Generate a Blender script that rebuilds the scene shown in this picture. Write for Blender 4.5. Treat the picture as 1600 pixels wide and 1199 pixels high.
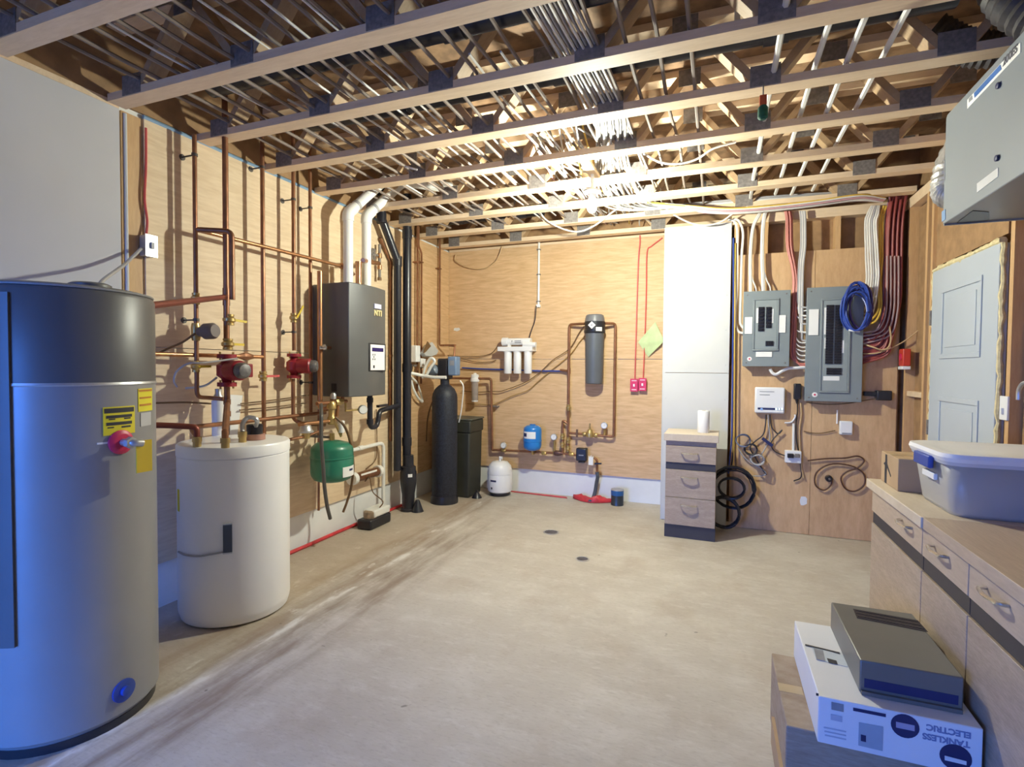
import bpy, bmesh, math, random
from mathutils import Vector, Matrix
random.seed(7)
S = bpy.context.scene
for o in list(bpy.data.objects): bpy.data.objects.remove(o)
COL = S.collection
V = Vector
# ---------------------------------------------------------------- camera
FPX, YAW, PIT, ROL, CAMH = 824.07, 0.36708, -0.02938, 0.00774, 1.36
_f = V((-math.sin(YAW)*math.cos(PIT), math.cos(YAW)*math.cos(PIT), math.sin(PIT)))
_r0 = V((math.cos(YAW), math.sin(YAW), 0)); _u0 = _r0.cross(_f)
_r = math.cos(ROL)*_r0 + math.sin(ROL)*_u0; _u = -math.sin(ROL)*_r0 + math.cos(ROL)*_u0
CP = V((0, 0, CAMH))
cam_data = bpy.data.cameras.new('camera'); cam = bpy.data.objects.new('camera', cam_data); COL.objects.link(cam)
mw = Matrix((_r, _u, -_f)).transposed().to_4x4(); mw.translation = CP
cam.matrix_world = mw
cam_data.sensor_width = 36; cam_data.sensor_fit = 'HORIZONTAL'; cam_data.lens = FPX/1600*36
cam_data.clip_start = 0.05; cam_data.clip_end = 60
S.camera = cam
# ---------------------------------------------------------------- world, exposure
S.view_settings.view_transform = 'Standard'; S.view_settings.look = 'None'
S.view_settings.gamma = 1; S.view_settings.use_curve_mapping = False
S.view_settings.exposure = 0.48
W = bpy.data.worlds.new('sky'); S.world = W; W.use_nodes = True
wn = W.node_tree.nodes; wl = W.node_tree.links
bgn = wn['Background']; bgn.inputs[0].default_value = (0.07, 0.25, 1.0, 1); bgn.inputs[1].default_value = 19.0
# daylight enters through the doorway in the rear wall: a portal helps the sampler find the sky there
pl = bpy.data.lights.new('doorway_portal', 'AREA'); pl.shape = 'RECTANGLE'; pl.size = 1.3; pl.size_y = 2.05; pl.energy = 1
plo = bpy.data.objects.new('doorway_portal', pl); COL.objects.link(plo)
plo.location = (-2.05, -2.04, 1.03); plo.rotation_euler = (math.radians(90), 0, 0)
try: pl.cycles.is_portal = True
except Exception: pass
# ---------------------------------------------------------------- room planes (metres) and pixel rays
XL, YB, YP, XR, ZC = -2.867, 5.42, 4.91, 1.36, 2.68
YR = -2.0
def ray(px, py): return _f + _r*((px-800)/FPX) - _u*((py-599.5)/FPX)
def ax(px, py, X): d = ray(px, py); return CP + d*(X/d.x)
def ay(px, py, Y): d = ray(px, py); return CP + d*(Y/d.y)
def az(px, py, Z): d = ray(px, py); return CP + d*((Z-CAMH)/d.z)
def lw(px, py, o=.03): return ax(px, py, XL+o)
def bw(px, py, o=.03): return ay(px, py, YB-o)
def pw(px, py, o=.02): return ay(px, py, YP-o)
def rw(px, py, o=.0): return ax(px, py, XR-o)
# ---------------------------------------------------------------- materials
MATS = {}
def mat(name, col, rough=.5, metal=0., var=.12, scale=6., stretch=(1,1,1), bump=0., col2=None, emit=None, trans=0., alpha=1., coat=0.):
    if name in MATS: return MATS[name]
    m = bpy.data.materials.new(name); m.use_nodes = True
    n = m.node_tree.nodes; l = m.node_tree.links; b = n['Principled BSDF']
    tc = n.new('ShaderNodeTexCoord'); mp = n.new('ShaderNodeMapping'); mp.inputs['Scale'].default_value = stretch
    l.new(tc.outputs['Object'], mp.inputs[0])
    nz = n.new('ShaderNodeTexNoise'); nz.inputs['Scale'].default_value = scale; nz.inputs['Detail'].default_value = 6
    l.new(mp.outputs[0], nz.inputs['Vector'])
    rp = n.new('ShaderNodeValToRGB'); rp.color_ramp.elements[0].position = .3; rp.color_ramp.elements[1].position = .7
    c2 = col2 or tuple(max(0, c*(1-var)) for c in col); c1 = col if col2 else tuple(min(1, c*(1+var*.6)) for c in col)
    rp.color_ramp.elements[0].color = (*c2, 1); rp.color_ramp.elements[1].color = (*c1, 1)
    l.new(nz.outputs[0], rp.inputs[0]); l.new(rp.outputs[0], b.inputs['Base Color'])
    b.inputs['Roughness'].default_value = rough; b.inputs['Metallic'].default_value = metal
    if coat: b.inputs['Coat Weight'].default_value = coat
    if trans: b.inputs['Transmission Weight'].default_value = trans
    if alpha < 1: b.inputs['Alpha'].default_value = alpha
    if bump:
        bp = n.new('ShaderNodeBump'); bp.inputs['Strength'].default_value = bump; bp.inputs['Distance'].default_value = .01
        l.new(nz.outputs[0], bp.inputs['Height']); l.new(bp.outputs[0], b.inputs['Normal'])
    if emit:
        b.inputs['Emission Color'].default_value = (*emit[0], 1); b.inputs['Emission Strength'].default_value = emit[1]
    MATS[name] = m; return m
def wood(name, a, b_, sc, dist=3., rough=.6, ringscale=1.):
    """grain: stretched noise plus wavy figure; sc = mapping scale (small along the grain)"""
    if name in MATS: return MATS[name]
    m = bpy.data.materials.new(name); m.use_nodes = True
    n = m.node_tree.nodes; l = m.node_tree.links; p = n['Principled BSDF']
    tc = n.new('ShaderNodeTexCoord'); mp = n.new('ShaderNodeMapping'); mp.inputs['Scale'].default_value = sc
    l.new(tc.outputs['Object'], mp.inputs[0])
    n1 = n.new('ShaderNodeTexNoise'); n1.inputs['Scale'].default_value = 1.6*ringscale; n1.inputs['Detail'].default_value = 3
    l.new(mp.outputs[0], n1.inputs['Vector'])
    mul = n.new('ShaderNodeMath'); mul.operation = 'MULTIPLY'; mul.inputs[1].default_value = 14*dist; l.new(n1.outputs[0], mul.inputs[0])
    sn = n.new('ShaderNodeMath'); sn.operation = 'SINE'; l.new(mul.outputs[0], sn.inputs[0])
    n2 = n.new('ShaderNodeTexNoise'); n2.inputs['Scale'].default_value = 9; n2.inputs['Detail'].default_value = 8; n2.inputs['Roughness'].default_value = .7
    l.new(mp.outputs[0], n2.inputs['Vector'])
    ad = n.new('ShaderNodeMath'); ad.operation = 'MULTIPLY_ADD'; ad.inputs[1].default_value = .085; l.new(sn.outputs[0], ad.inputs[0]); l.new(n2.outputs[0], ad.inputs[2])
    rp = n.new('ShaderNodeValToRGB'); rp.color_ramp.elements[0].position = .25; rp.color_ramp.elements[1].position = .75
    rp.color_ramp.elements[0].color = (*b_, 1); rp.color_ramp.elements[1].color = (*a, 1)
    l.new(ad.outputs[0], rp.inputs[0]); l.new(rp.outputs[0], p.inputs['Base Color']); p.inputs['Roughness'].default_value = rough
    MATS[name] = m; return m
PLYX = wood('plywood_back', (.72, .50, .285), (.55, .345, .175), (.8, .8, 7))
PLYL = wood('plywood_left', (.80, .64, .44), (.66, .49, .31), (.8, .8, 7))
PLYP = wood('plywood_service', (.68, .455, .25), (.52, .32, .16), (3.5, 1.0, .9), dist=1.5)
PINE = wood('pine_lumber', (.82, .64, .44), (.68, .50, .32), (1.2, 9, 9), dist=1.)
PINEZ = wood('pine_stud', (.62, .40, .20), (.50, .30, .14), (9, 9, 1.2), dist=1.)
OSB = mat('osb_board', (.36, .215, .105), .8, var=.22, scale=14, bump=.2)
SUBF = mat('subfloor_board', (.27, .16, .085), .8, var=.4, scale=14, bump=.2)  # board colour darkened to carry the shade the trusses cast on it
GREYW = wood('grey_oak_laminate', (.50, .40, .305), (.34, .26, .19), (4, 4, 22), dist=.8, rough=.45)
GREYWY = wood('grey_oak_counter', (.58, .46, .35), (.44, .34, .25), (22, 1.5, 8), dist=.8, rough=.45)
DRYW = mat('white_drywall', (.60, .605, .60), .85, var=.04, scale=3)
GREYWALL = mat('grey_painted_wall', (.56, .555, .57), .8, var=.05, scale=2)
WBASE = mat('white_foundation_board', (.80, .81, .80), .8, var=.06, scale=4)
COPPER = mat('aged_copper', (.31, .14, .07), .38, .5, var=.35, scale=9)
COPBR = mat('bright_copper', (.48, .235, .11), .3, .7, var=.3, scale=9)
BRASS = mat('brass', (.55, .40, .16), .35, .7, var=.2)
STEEL = mat('galvanised_steel', (.55, .56, .57), .4, .7, var=.15, scale=20)
CHROME = mat('satin_nickel', (.75, .72, .66), .25, .9, var=.05)
DSTEEL = mat('truss_plate_steel', (.22, .195, .18), .6, .1, var=.3, scale=60)
BLACK = mat('black_plastic', (.018, .018, .024), .35, var=.3)
BLACKP = mat('black_abs_pipe', (.02, .021, .03), .3, var=.25)
PVC = mat('white_pvc', (.80, .80, .76), .35, var=.03)
WPLAST = mat('white_plastic', (.82, .82, .82), .35, var=.03)
WHITE = mat('white_enamel', (.90, .90, .91), .3, var=.03, scale=2)
RED = mat('pump_red_paint', (.30, .02, .03), .4, var=.25)
REDBOX = mat('switch_plate_red', (.62, .03, .10), .4, var=.1)
REDCAB = mat('red_cable_jacket', (.62, .10, .09), .5, var=.1)
REDTAPE = mat('red_sheeting', (.60, .04, .05), .45, var=.25, scale=14, bump=.4)
GREEN = mat('green_tank_enamel', (.02, .19, .12), .35, var=.12, coat=.3)
BLUE = mat('blue_tank_enamel', (.015, .20, .60), .35, var=.1, coat=.3)
BLUEC = mat('blue_cable_jacket', (.03, .07, .35), .4, var=.2)
BOILER = mat('boiler_grey_paint', (.135, .132, .128), .42, .25, var=.06)
BOILERF = mat('boiler_front_grey', (.115, .118, .12), .40, .25, var=.06)
HGREY = mat('heater_shroud_grey', (.11, .112, .118), .4, var=.05)
HSILV = mat('heater_silver_grey', (.30, .302, .31), .36, .15, var=.04)
FILTG = mat('filter_housing_grey', (.10, .112, .13), .4, var=.08)
PANELG = mat('panel_grey_enamel', (.22, .255, .27), .45, var=.05)
PANELI = mat('panel_inner_grey', (.27, .31, .32), .45, var=.05)
YEL = mat('yellow_label', (.75, .66, .03), .5, var=.05)
YELH = mat('yellow_handle', (.70, .50, .04), .4, var=.1)
DARKT = mat('label_ink', (.03, .03, .04), .6, var=.1)
NAVY = mat('navy_print', (.02, .025, .10), .5, var=.1)
GREYT = mat('grey_print', (.28, .29, .32), .5, var=.15, scale=30)
PAPER = mat('white_paper', (.82, .82, .80), .7, var=.03)
CARD = mat('brown_cardboard', (.45, .31, .18), .8, var=.12, scale=5)
TUBEB = mat('brown_tubing', (.16, .085, .035), .5, var=.2)
GREYC = mat('grey_cable_jacket', (.40, .39, .40), .5, var=.15)
WCAB = mat('white_cable_jacket', (.74, .72, .68), .5, var=.1)
YCAB = mat('yellow_cable_jacket', (.75, .50, .08), .5, var=.1)
FOIL = mat('foil_duct', (.55, .54, .53), .35, .5, var=.3, scale=30, bump=.6)
DFOIL = mat('dark_duct_wrap', (.05, .045, .05), .55, var=.5, scale=18, bump=.4)
FOAM = mat('foam_sealant', (.72, .62, .36), .8, var=.2, scale=40, bump=.8)
DOORW = mat('door_white_primer', (.46, .51, .57), .55, var=.03, scale=3)
LEAF = mat('pale_green_leaflet', (.52, .64, .34), .7, var=.15, scale=12)
HRVG = mat('ventilator_grey_enamel', (.25, .28, .31), .4, .1, var=.03, scale=2)
UNITG = mat('grey_steel_cover', (.19, .185, .17), .42, .35, var=.06)
HANG = mat('dark_hanger_steel', (.10, .085, .075), .5, .3, var=.3)
WEBW = wood('web_lumber', (.52, .36, .21), (.40, .26, .14), (3, 9, 3), dist=1.)  # darker copy of the truss lumber, shade between chords put into the colour
BLUEG = mat('blue_sill_gasket', (.22, .35, .50), .6, var=.15)
# ---------------------------------------------------------------- geometry helpers
class MB:
    def __init__(s): s.v = []; s.f = []
    def add(s, vs, fs):
        k = len(s.v); s.v += [V(v) for v in vs]; s.f += [tuple(i+k for i in f) for f in fs]; return s
    def box(s, x0, x1, y0, y1, z0, z1):
        return s.add([(x0,y0,z0),(x1,y0,z0),(x1,y1,z0),(x0,y1,z0),(x0,y0,z1),(x1,y0,z1),(x1,y1,z1),(x0,y1,z1)],
            [(0,3,2,1),(4,5,6,7),(0,1,5,4),(1,2,6,5),(2,3,7,6),(3,0,4,7)])
    def cbox(s, c, dx, dy, dz): return s.box(c[0]-dx/2, c[0]+dx/2, c[1]-dy/2, c[1]+dy/2, c[2]-dz/2, c[2]+dz/2)
    def obox(s, a, b, w, h, up=(0,0,1)):
        """bar from a to b, width w (sideways), height h"""
        a = V(a); b = V(b); d = (b-a).normalized(); sd = d.cross(V(up))
        if sd.length < 1e-4: sd = d.cross(V((0,1,0)))
        sd.normalize(); up = sd.cross(d)
        q = []
        for p in (a, b):
            for i, j in ((-1,-1),(1,-1),(1,1),(-1,1)): q.append(p + sd*(i*w/2) + up*(j*h/2))
        return s.add(q, [(3,2,1,0),(4,5,6,7),(0,1,5,4),(1,2,6,5),(2,3,7,6),(3,0,4,7)])
    def tube(s, pts, r, n=8, closed=False):
        pts = [V(p) for p in pts]; N = len(pts); rr = r if isinstance(r, (list, tuple)) else [r]*N
        vs = []; t0 = None; nv = None
        for i, p in enumerate(pts):
            if closed: t = pts[(i+1) % N]-pts[i-1]
            else: t = pts[min(i+1, N-1)]-pts[max(i-1, 0)]
            t = t.normalized() if t.length > 1e-9 else (t0 or V((0,0,1)))
            if nv is None:
                nv = t.cross(V((0,0,1)));
                if nv.length < .1: nv = t.cross(V((0,1,0)))
                nv.normalize()
            else:
                nv = nv - t*nv.dot(t)
                if nv.length < 1e-6: nv = t.cross(V((.3,1,.2)))
                nv.normalize()
            bv = t.cross(nv); t0 = t
            for k in range(n):
                a = 2*math.pi*k/n; vs.append(p + (nv*math.cos(a)+bv*math.sin(a))*rr[i])
        fs = []
        for i in range(N if closed else N-1):
            for k in range(n):
                j = (i+1) % N; fs.append((i*n+k, i*n+(k+1) % n, j*n+(k+1) % n, j*n+k))
        if not closed: fs += [tuple(reversed(range(n))), tuple((N-1)*n+k for k in range(n))]
        return s.add(vs, fs)
    def lathe(s, c, prof, n=24, d=(0,0,1)):
        """profile [(r, h)] spun about axis d through c"""
        c = V(c); d = V(d).normalized(); e = d.cross(V((0,1,0)))
        if e.length < .1: e = d.cross(V((1,0,0)))
        e.normalize(); g = d.cross(e); vs = []
        for r, h in prof:
            for k in range(n):
                a = 2*math.pi*k/n; vs.append(c + d*h + (e*math.cos(a)+g*math.sin(a))*max(r, 1e-4))
        fs = [(i*n+k, i*n+(k+1) % n, (i+1)*n+(k+1) % n, (i+1)*n+k) for i in range(len(prof)-1) for k in range(n)]
        fs += [tuple(reversed(range(n))), tuple((len(prof)-1)*n+k for k in range(n))]
        return s.add(vs, fs)
    def arc(s, c, r, t, z0, z1, a0, a1, n=10):
        """curved plate on a vertical cylinder (angles in degrees)"""
        vs = []
        for i in range(n+1):
            a = math.radians(a0+(a1-a0)*i/n)
            for rad in (r, r+t):
                for z in (z0, z1): vs.append((c[0]+rad*math.cos(a), c[1]+rad*math.sin(a), z))
        fs = []
        for i in range(n):
            k = 4*i; fs += [(k+2,k+3,k+7,k+6),(k,k+4,k+5,k+1),(k+1,k+5,k+7,k+3),(k,k+2,k+6,k+4)]
        fs += [(0,1,3,2), (4*n,4*n+2,4*n+3,4*n+1)]
        return s.add(vs, fs)
    def prism(s, poly, vec):
        """closed 3-D polygon pushed along vec"""
        poly = [V(p) for p in poly]; n = len(poly); vec = V(vec)
        return s.add(poly+[p+vec for p in poly], [tuple(reversed(range(n))), tuple(range(n, 2*n))]+[(i, (i+1) % n, n+(i+1) % n, n+i) for i in range(n)])
def rnd(pts, rad=.03, n=4):
    """fillet the corners of a polyline"""
    pts = [V(p) for p in pts]; out = [pts[0]]
    for i in range(1, len(pts)-1):
        a, p, b = pts[i-1], pts[i], pts[i+1]; d1 = a-p; d2 = b-p
        q = min(rad, d1.length*.45, d2.length*.45); s_ = p+d1.normalized()*q; e = p+d2.normalized()*q
        for k in range(n+1):
            t = k/n; out.append(s_*(1-t)**2 + p*2*t*(1-t) + e*t*t)
    out.append(pts[-1]); return out
def smooth(pts, n=6):
    """Catmull-Rom through the points"""
    p = [V(q) for q in pts]; p = [p[0]*2-p[1]]+p+[p[-1]*2-p[-2]]; out = []
    for i in range(1, len(p)-2):
        for k in range(n):
            t = k/n; a, b, c, d = p[i-1], p[i], p[i+1], p[i+2]
            out.append(.5*((2*b)+(c-a)*t+(2*a-5*b+4*c-d)*t*t+(3*b-a-3*c+d)*t**3))
    out.append(p[-2]); return out
def mesh_of(name, m, origin, sm=True):
    me = bpy.data.meshes.new(name); me.from_pydata([v-origin for v in m.v], [], m.f)
    bm = bmesh.new(); bm.from_mesh(me); bmesh.ops.recalc_face_normals(bm, faces=bm.faces); bm.to_mesh(me); bm.free()
    if sm:
        me.polygons.foreach_set('use_smooth', [True]*len(me.polygons)); me.set_sharp_from_angle(angle=math.radians(38))
    return me
def ob(name, m, mt, parent=None, bev=0., label=None, local=False):
    """one mesh object; world coordinates unless local"""
    if parent is not None: org = V((0,0,0)) if local else parent['_w'].copy() if False else V(WLOC[parent.name])
    else:
        xs = [v.x for v in m.v]; ys = [v.y for v in m.v]; zs = [v.z for v in m.v]
        org = V(((min(xs)+max(xs))/2, (min(ys)+max(ys))/2, min(zs)))
    me = mesh_of(name, m, V((0,0,0)) if local else org); me.materials.append(mt)
    o = bpy.data.objects.new(name, me); COL.objects.link(o)
    if parent is not None: o.parent = parent; WLOC[o.name] = WLOC[parent.name]
    else: o.location = org; WLOC[o.name] = tuple(org)
    if bev:
        b = o.modifiers.new('bevel', 'BEVEL'); b.width = bev; b.segments = 2; b.limit_method = 'ANGLE'; b.angle_limit = math.radians(40)
    if label: o['label'] = label
    return o
WLOC = {}
def tag(o, label, cat, group=None):
    o['label'] = label; o['category'] = cat
    if group: o['group'] = group
    return o
def thing(name, label, cat, loc=(0,0,0), group=None, rotz=0):
    o = bpy.data.objects.new(name, None); COL.objects.link(o); o.location = loc; o.rotation_euler = (0,0,rotz); o.empty_display_size = .05
    WLOC[o.name] = tuple(loc); return tag(o, label, cat, group)
def struct(name, m, mt, bev=0.):
    o = ob(name, m, mt, None, bev); o['kind'] = 'structure'; return o
def dup(o, parent, loc=None):
    c = o.copy(); COL.objects.link(c); c.parent = parent; WLOC[c.name] = WLOC[parent.name] if parent else (0,0,0)
    if loc is not None: c.location = loc
    return c
def text(name, body, size, mt, parent, pos, xdir, ydir, depth=.001, bold=0.):
    """flat lettering as mesh; xdir = reading direction, ydir = up of the letters (world)"""
    cu = bpy.data.curves.new(name, 'FONT'); cu.body = body; cu.size = size; cu.extrude = depth; cu.offset = bold; cu.align_x = 'CENTER'; cu.align_y = 'CENTER'
    t = bpy.data.objects.new('tmp', cu); COL.objects.link(t); bpy.context.view_layer.update()
    me = bpy.data.meshes.new_from_object(t.evaluated_get(bpy.context.evaluated_depsgraph_get())); bpy.data.objects.remove(t)
    me.materials.clear(); me.materials.append(mt); o = bpy.data.objects.new(name, me); COL.objects.link(o)
    x = V(xdir).normalized(); y = V(ydir).normalized(); z = x.cross(y); y = z.cross(x)
    R = Matrix((x, y, z)).transposed().to_4x4()
    o.parent = parent; R.translation = V(pos)-V(WLOC[parent.name]); o.matrix_local = R; WLOC[o.name] = WLOC[parent.name]
    return o
# ================================================================= the room shell
def floor_material():
    m = bpy.data.materials.new('worn_concrete'); m.use_nodes = True
    n = m.node_tree.nodes; l = m.node_tree.links; p = n['Principled BSDF']
    g = n.new('ShaderNodeNewGeometry')
    def noise(sc, st=(1,1,1), det=6, ro=.6):
        mp = n.new('ShaderNodeMapping'); mp.inputs['Scale'].default_value = st; l.new(g.outputs['Position'], mp.inputs[0])
        z = n.new('ShaderNodeTexNoise'); z.inputs['Scale'].default_value = sc; z.inputs['Detail'].default_value = det; z.inputs['Roughness'].default_value = ro
        l.new(mp.outputs[0], z.inputs['Vector']); return z.outputs[0]
    def ramp(i, a, b, ca=(0,0,0), cb=(1,1,1)):
        r = n.new('ShaderNodeValToRGB'); r.color_ramp.elements[0].position = a; r.color_ramp.elements[1].position = b
        r.color_ramp.elements[0].color = (*ca, 1); r.color_ramp.elements[1].color = (*cb, 1); l.new(i, r.inputs[0]); return r.outputs[0]
    def mix(f, a, b):
        x = n.new('ShaderNodeMix'); x.data_type = 'RGBA'; l.new(f, x.inputs[0])
        for i, q in ((6, a), (7, b)):
            if isinstance(q, tuple): x.inputs[i].default_value = (*q, 1)
            else: l.new(q, x.inputs[i])
        return x.outputs[2]
    def mth(op, a, b=None, c=None):
        x = n.new('ShaderNodeMath'); x.operation = op
        for i, q in enumerate((a, b, c)):
            if q is None: continue
            if isinstance(q, (int, float)): x.inputs[i].default_value = q
            else: l.new(q, x.inputs[i])
        return x.outputs[0]
    sep = n.new('ShaderNodeSeparateXYZ'); l.new(g.outputs['Position'], sep.inputs[0])
    X, Y = sep.outputs[0], sep.outputs[1]
    base = ramp(noise(1.3), .3, .7, (.42, .375, .32), (.54, .50, .435))
    base = mix(mth('MULTIPLY', ramp(noise(3.5, (1, 1.8, 1), 8, .7), .48, .68), .55), base, (.62, .58, .52))
    base = mix(mth('MULTIPLY', ramp(noise(2.2, (1.3, 1, 1), 8, .65), .52, .72), .5), base, (.36, .285, .215))
    base = mix(mth('MULTIPLY', ramp(noise(9, (1, 2.6, 1), 8, .7), .54, .72), .5), base, (.66, .63, .58))
    base = mix(mth('MULTIPLY', ramp(noise(30, (1, 3, 1)), .52, .75), .4), base, (.27, .22, .18))
    wob = mth('MULTIPLY_ADD', noise(2.5, (1, .6, 1)), .16, -.08)
    def band(c, w, soft):
        d = mth('ABSOLUTE', mth('SUBTRACT', mth('ADD', X, wob), c))
        mr = n.new('ShaderNodeMapRange'); mr.inputs[1].default_value = w; mr.inputs[2].default_value = w+soft; mr.inputs[3].default_value = 1; mr.inputs[4].default_value = 0
        l.new(d, mr.inputs[0]); return mr.outputs[0]
    fade = n.new('ShaderNodeMapRange'); fade.inputs[1].default_value = 4.6; fade.inputs[2].default_value = 3.6; l.new(Y, fade.inputs[0]); fade = fade.outputs[0]
    streak = ramp(noise(3.2, (3, .5, 1)), .40, .62)
    base = mix(mth('MULTIPLY', mth('MULTIPLY', band(-1.93, .10, .16), streak), mth('MULTIPLY', fade, .75)), base, (.22, .155, .11))
    base = mix(mth('MULTIPLY', band(-2.22, .10, .10), mth('MULTIPLY', streak, .6)), base, (.28, .19, .12))
    wpatch = ramp(noise(4.5, (2.2, .8, 1)), .50, .60)
    base = mix(mth('MULTIPLY', mth('MULTIPLY', band(-2.07, .012, .03), fade), mth('MULTIPLY_ADD', wpatch, .7, .15)), base, (.74, .72, .68))
    base = mix(mth('MULTIPLY', mth('MULTIPLY', band(-2.38, .22, .25), ramp(noise(5, (2, .9, 1)), .60, .68)), .7), base, (.72, .70, .66))
    base = mix(mth('MULTIPLY', band(-2.62, .30, .12), .35), base, (.42, .30, .19))
    spots = ramp(noise(11, det=2), .74, .77)
    base = mix(mth('MULTIPLY', spots, .6), base, (.09, .07, .06))
    l.new(base, p.inputs['Base Color']); p.inputs['Roughness'].default_value = .62
    bp = n.new('ShaderNodeBump'); bp.inputs['Strength'].default_value = .25; bp.inputs['Distance'].default_value = .008
    l.new(noise(14, (1, 2.5, 1)), bp.inputs['Height']); l.new(bp.outputs[0], p.inputs['Normal'])
    return m
struct('floor', MB().box(XL-.3, XR+.3, YR-.1, YB+.2, -.12, 0), floor_material())
# left wall: white foundation board below, plywood sheets above, grey drywall nearer the camera
wall_left = struct('wall_left', MB().box(XL-.17, XL-.02, YR-.1, YB+.17, 0, 3.12), WBASE)
ys0 = lw(226, 300, 0).y
sheet_y = [ys0, 4.42, YB]
for za, zb in ((.255, 1.457), (1.461, 2.675)):
    for i in range(2):
        ob('plywood_sheet', MB().box(XL-.019, XL, sheet_y[i]+.001, sheet_y[i+1]-.001, za, zb), PLYX if i else PLYL, wall_left)
yd = lw(188, 300, 0).y
ob('drywall_panel', MB().box(XL-.019, XL, YR, yd, 0, 2.67), GREYWALL, wall_left)
ob('corner_stud', MB().box(XL-.019, XL-.006, yd+.012, ys0-.012, .25, 2.67), PINEZ, wall_left)
ob('corner_bead', MB().tube([(XL-.004, yd+.03, .25), (XL-.004, yd+.03, 2.66)], .009), DRYW, wall_left)
ob('sill_gasket', MB().tube([(XL-.006, ys0, 2.685), (XL-.006, 4.3, 2.685)], .012, 6), BLUEG, wall_left)
ob('rim_board', MB().box(XL-.019, XL-.004, YR, YB, 2.70, 3.09), OSB, wall_left)
ob('top_plate', MB().box(XL-.02, XL-.001, YR, yd, 2.671, 2.70), PINE, wall_left)
# back wall
wall_back = struct('wall_back', MB().box(XL-.02, XR+.15, YB+.02, YB+.17, 0, 3.12), WBASE)
sx = [XL, -.50+.02]
for za, zb in ((.255, 1.457), (1.461, 2.675)):
    ob('plywood_sheet', MB().box(XL+.001, XL+2.438, YB, YB+.018, za, zb), PLYX, wall_back)
ob('rim_board', MB().box(XL, .1, YB, YB+.018, 2.70, 3.09), OSB, wall_back)
ob('top_plate', MB().box(XL, .1, YB-.004, YB+.018, 2.676, 2.70), PINE, wall_back)
def patch(par, pt, d, rx, rz_, axis):
    P_ = []
    for k in range(12):
        a = 2*math.pi*k/12; j = random.uniform(.75, 1.2); u_, w_ = rx*math.cos(a)*j, rz_*math.sin(a)*j
        P_.append(pt+(V((u_, 0, w_)) if axis == 'y' else V((0, u_, w_))))
    ob('filler_patch', MB().prism(P_, d), WBASE, par)
patch(wall_back, bw(714, 515, .0005), (0,-.001,0), .05, .022, 'y')
# boxed-out drywall chase and the service wall with the breaker panels
xc0, xc1 = -.43, .112
wall_chase = struct('wall_chase', MB().box(xc0+.013, xc1-.013, YP+.013, YB+.018, 0, 2.62), PINEZ)
ob('drywall_panel', MB().box(xc0+.001, xc1, YP, YP+.0125, 1.332, 2.62), DRYW, wall_chase)
ob('drywall_panel', MB().box(xc0+.001, xc1, YP, YP+.0125, 0.005, 1.328), DRYW, wall_chase)
ob('drywall_side', MB().box(xc0, xc0+.0125, YP+.0005, YB, 0.005, 2.62), DRYW, wall_chase)
ob('corner_bead', MB().tube([(xc0-.004, YP+.006, .0), (xc0-.004, YP+.006, 2.62)], .008, 6), DRYW, wall_chase)
sc = MB()
for x in (xc0+.02, xc1-.03):
    for z in [.3*k+.2 for k in range(8)]: sc.lathe((x+random.uniform(0,.01), YP, z), [(.005,0),(.004,.0015)], 6, (0,-1,0))
ob('screw_heads', sc, STEEL, wall_chase)['kind'] = 'stuff'
xs0 = .165
wall_service = struct('wall_service', MB().box(xc1, XR+.1, YP+.11, YP+.13, 0, 3.1), OSB)
ob('plywood_sheet', MB().box(xs0, .745, YP, YP+.018, .003, 2.335), PLYP, wall_service)
ob('plywood_sheet', MB().box(.748, 1.325, YP, YP+.018, .003, 2.335), PLYP, wall_service)
for x in (xs0-.03, .36, .885, 1.30): ob('stud', MB().box(x, x+.038, YP+.019, YP+.109, .04, 2.60), PINEZ, wall_service)
patch(wall_service, pw(1255, 783, .0005), (0,-.001,0), .032, .04, 'y')
ob('top_plate', MB().box(xc1+.001, XR, YP+.012, YP+.109, 2.60, 2.676), PINE, wall_service)
ob('bottom_plate', MB().box(xc1+.001, XR, YP+.019, YP+.109, 0, .038), PINE, wall_service)
# right wall: studs, sheathing, door opening
dy0, dy1, dz1 = rw(1558, 530).y, rw(1455, 530).y, 2.025
wall_right = struct('wall_right', MB().box(XR+.10, XR+.13, YR-.1, YB+.02, 0, 3.12), OSB)
for y in (YP-.045, rw(1443, 500).y-.02, rw(1449, 500).y-.045, rw(1575, 500).y-.02, 2.75, 2.35, 1.95, 1.5, 1.0, .5):
    ob('stud', MB().box(XR, XR+.099, y-.019, y+.019, .04, 2.60), PINEZ, wall_right)
ob('blocking', MB().box(XR+.012, XR+.08, 4.52, YP-.066, 1.17, 1.208), PINE, wall_right)
ob('header', MB().box(XR+.02, XR+.099, dy0-.03, dy1+.03, dz1+.04, 2.58), OSB, wall_right)
ob('top_plate', MB().box(XR, XR+.099, YR, YP, 2.60, 2.676), PINE, wall_right)
ob('cavity_board', MB().box(XR+.06, XR+.099, 4.52, YP-.07, .1, 2.59), OSB, wall_right)
ob('sheathing', MB().box(XR+.05, XR+.099, YR, 3.30, .1, 2.59), OSB, wall_right)
fm = MB()
def lumpy(a, b, r):
    a, b = V(a), V(b); k = max(4, int((b-a).length/.03)); P_ = [a.lerp(b, i/k)+V((random.uniform(-.006,.006),)*3) for i in range(k+1)]
    fm.tube(P_, [r*random.uniform(.65, 1.25) for _ in P_], 7)
lumpy((XR+.01, dy0-.005, dz1+.012), (XR+.01, dy1+.005, dz1+.012), .018); lumpy((XR+.01, dy0-.012, .1), (XR+.01, dy0-.012, dz1), .012); lumpy((XR+.01, dy1+.012, .1), (XR+.01, dy1+.012, dz1), .012)
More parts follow.
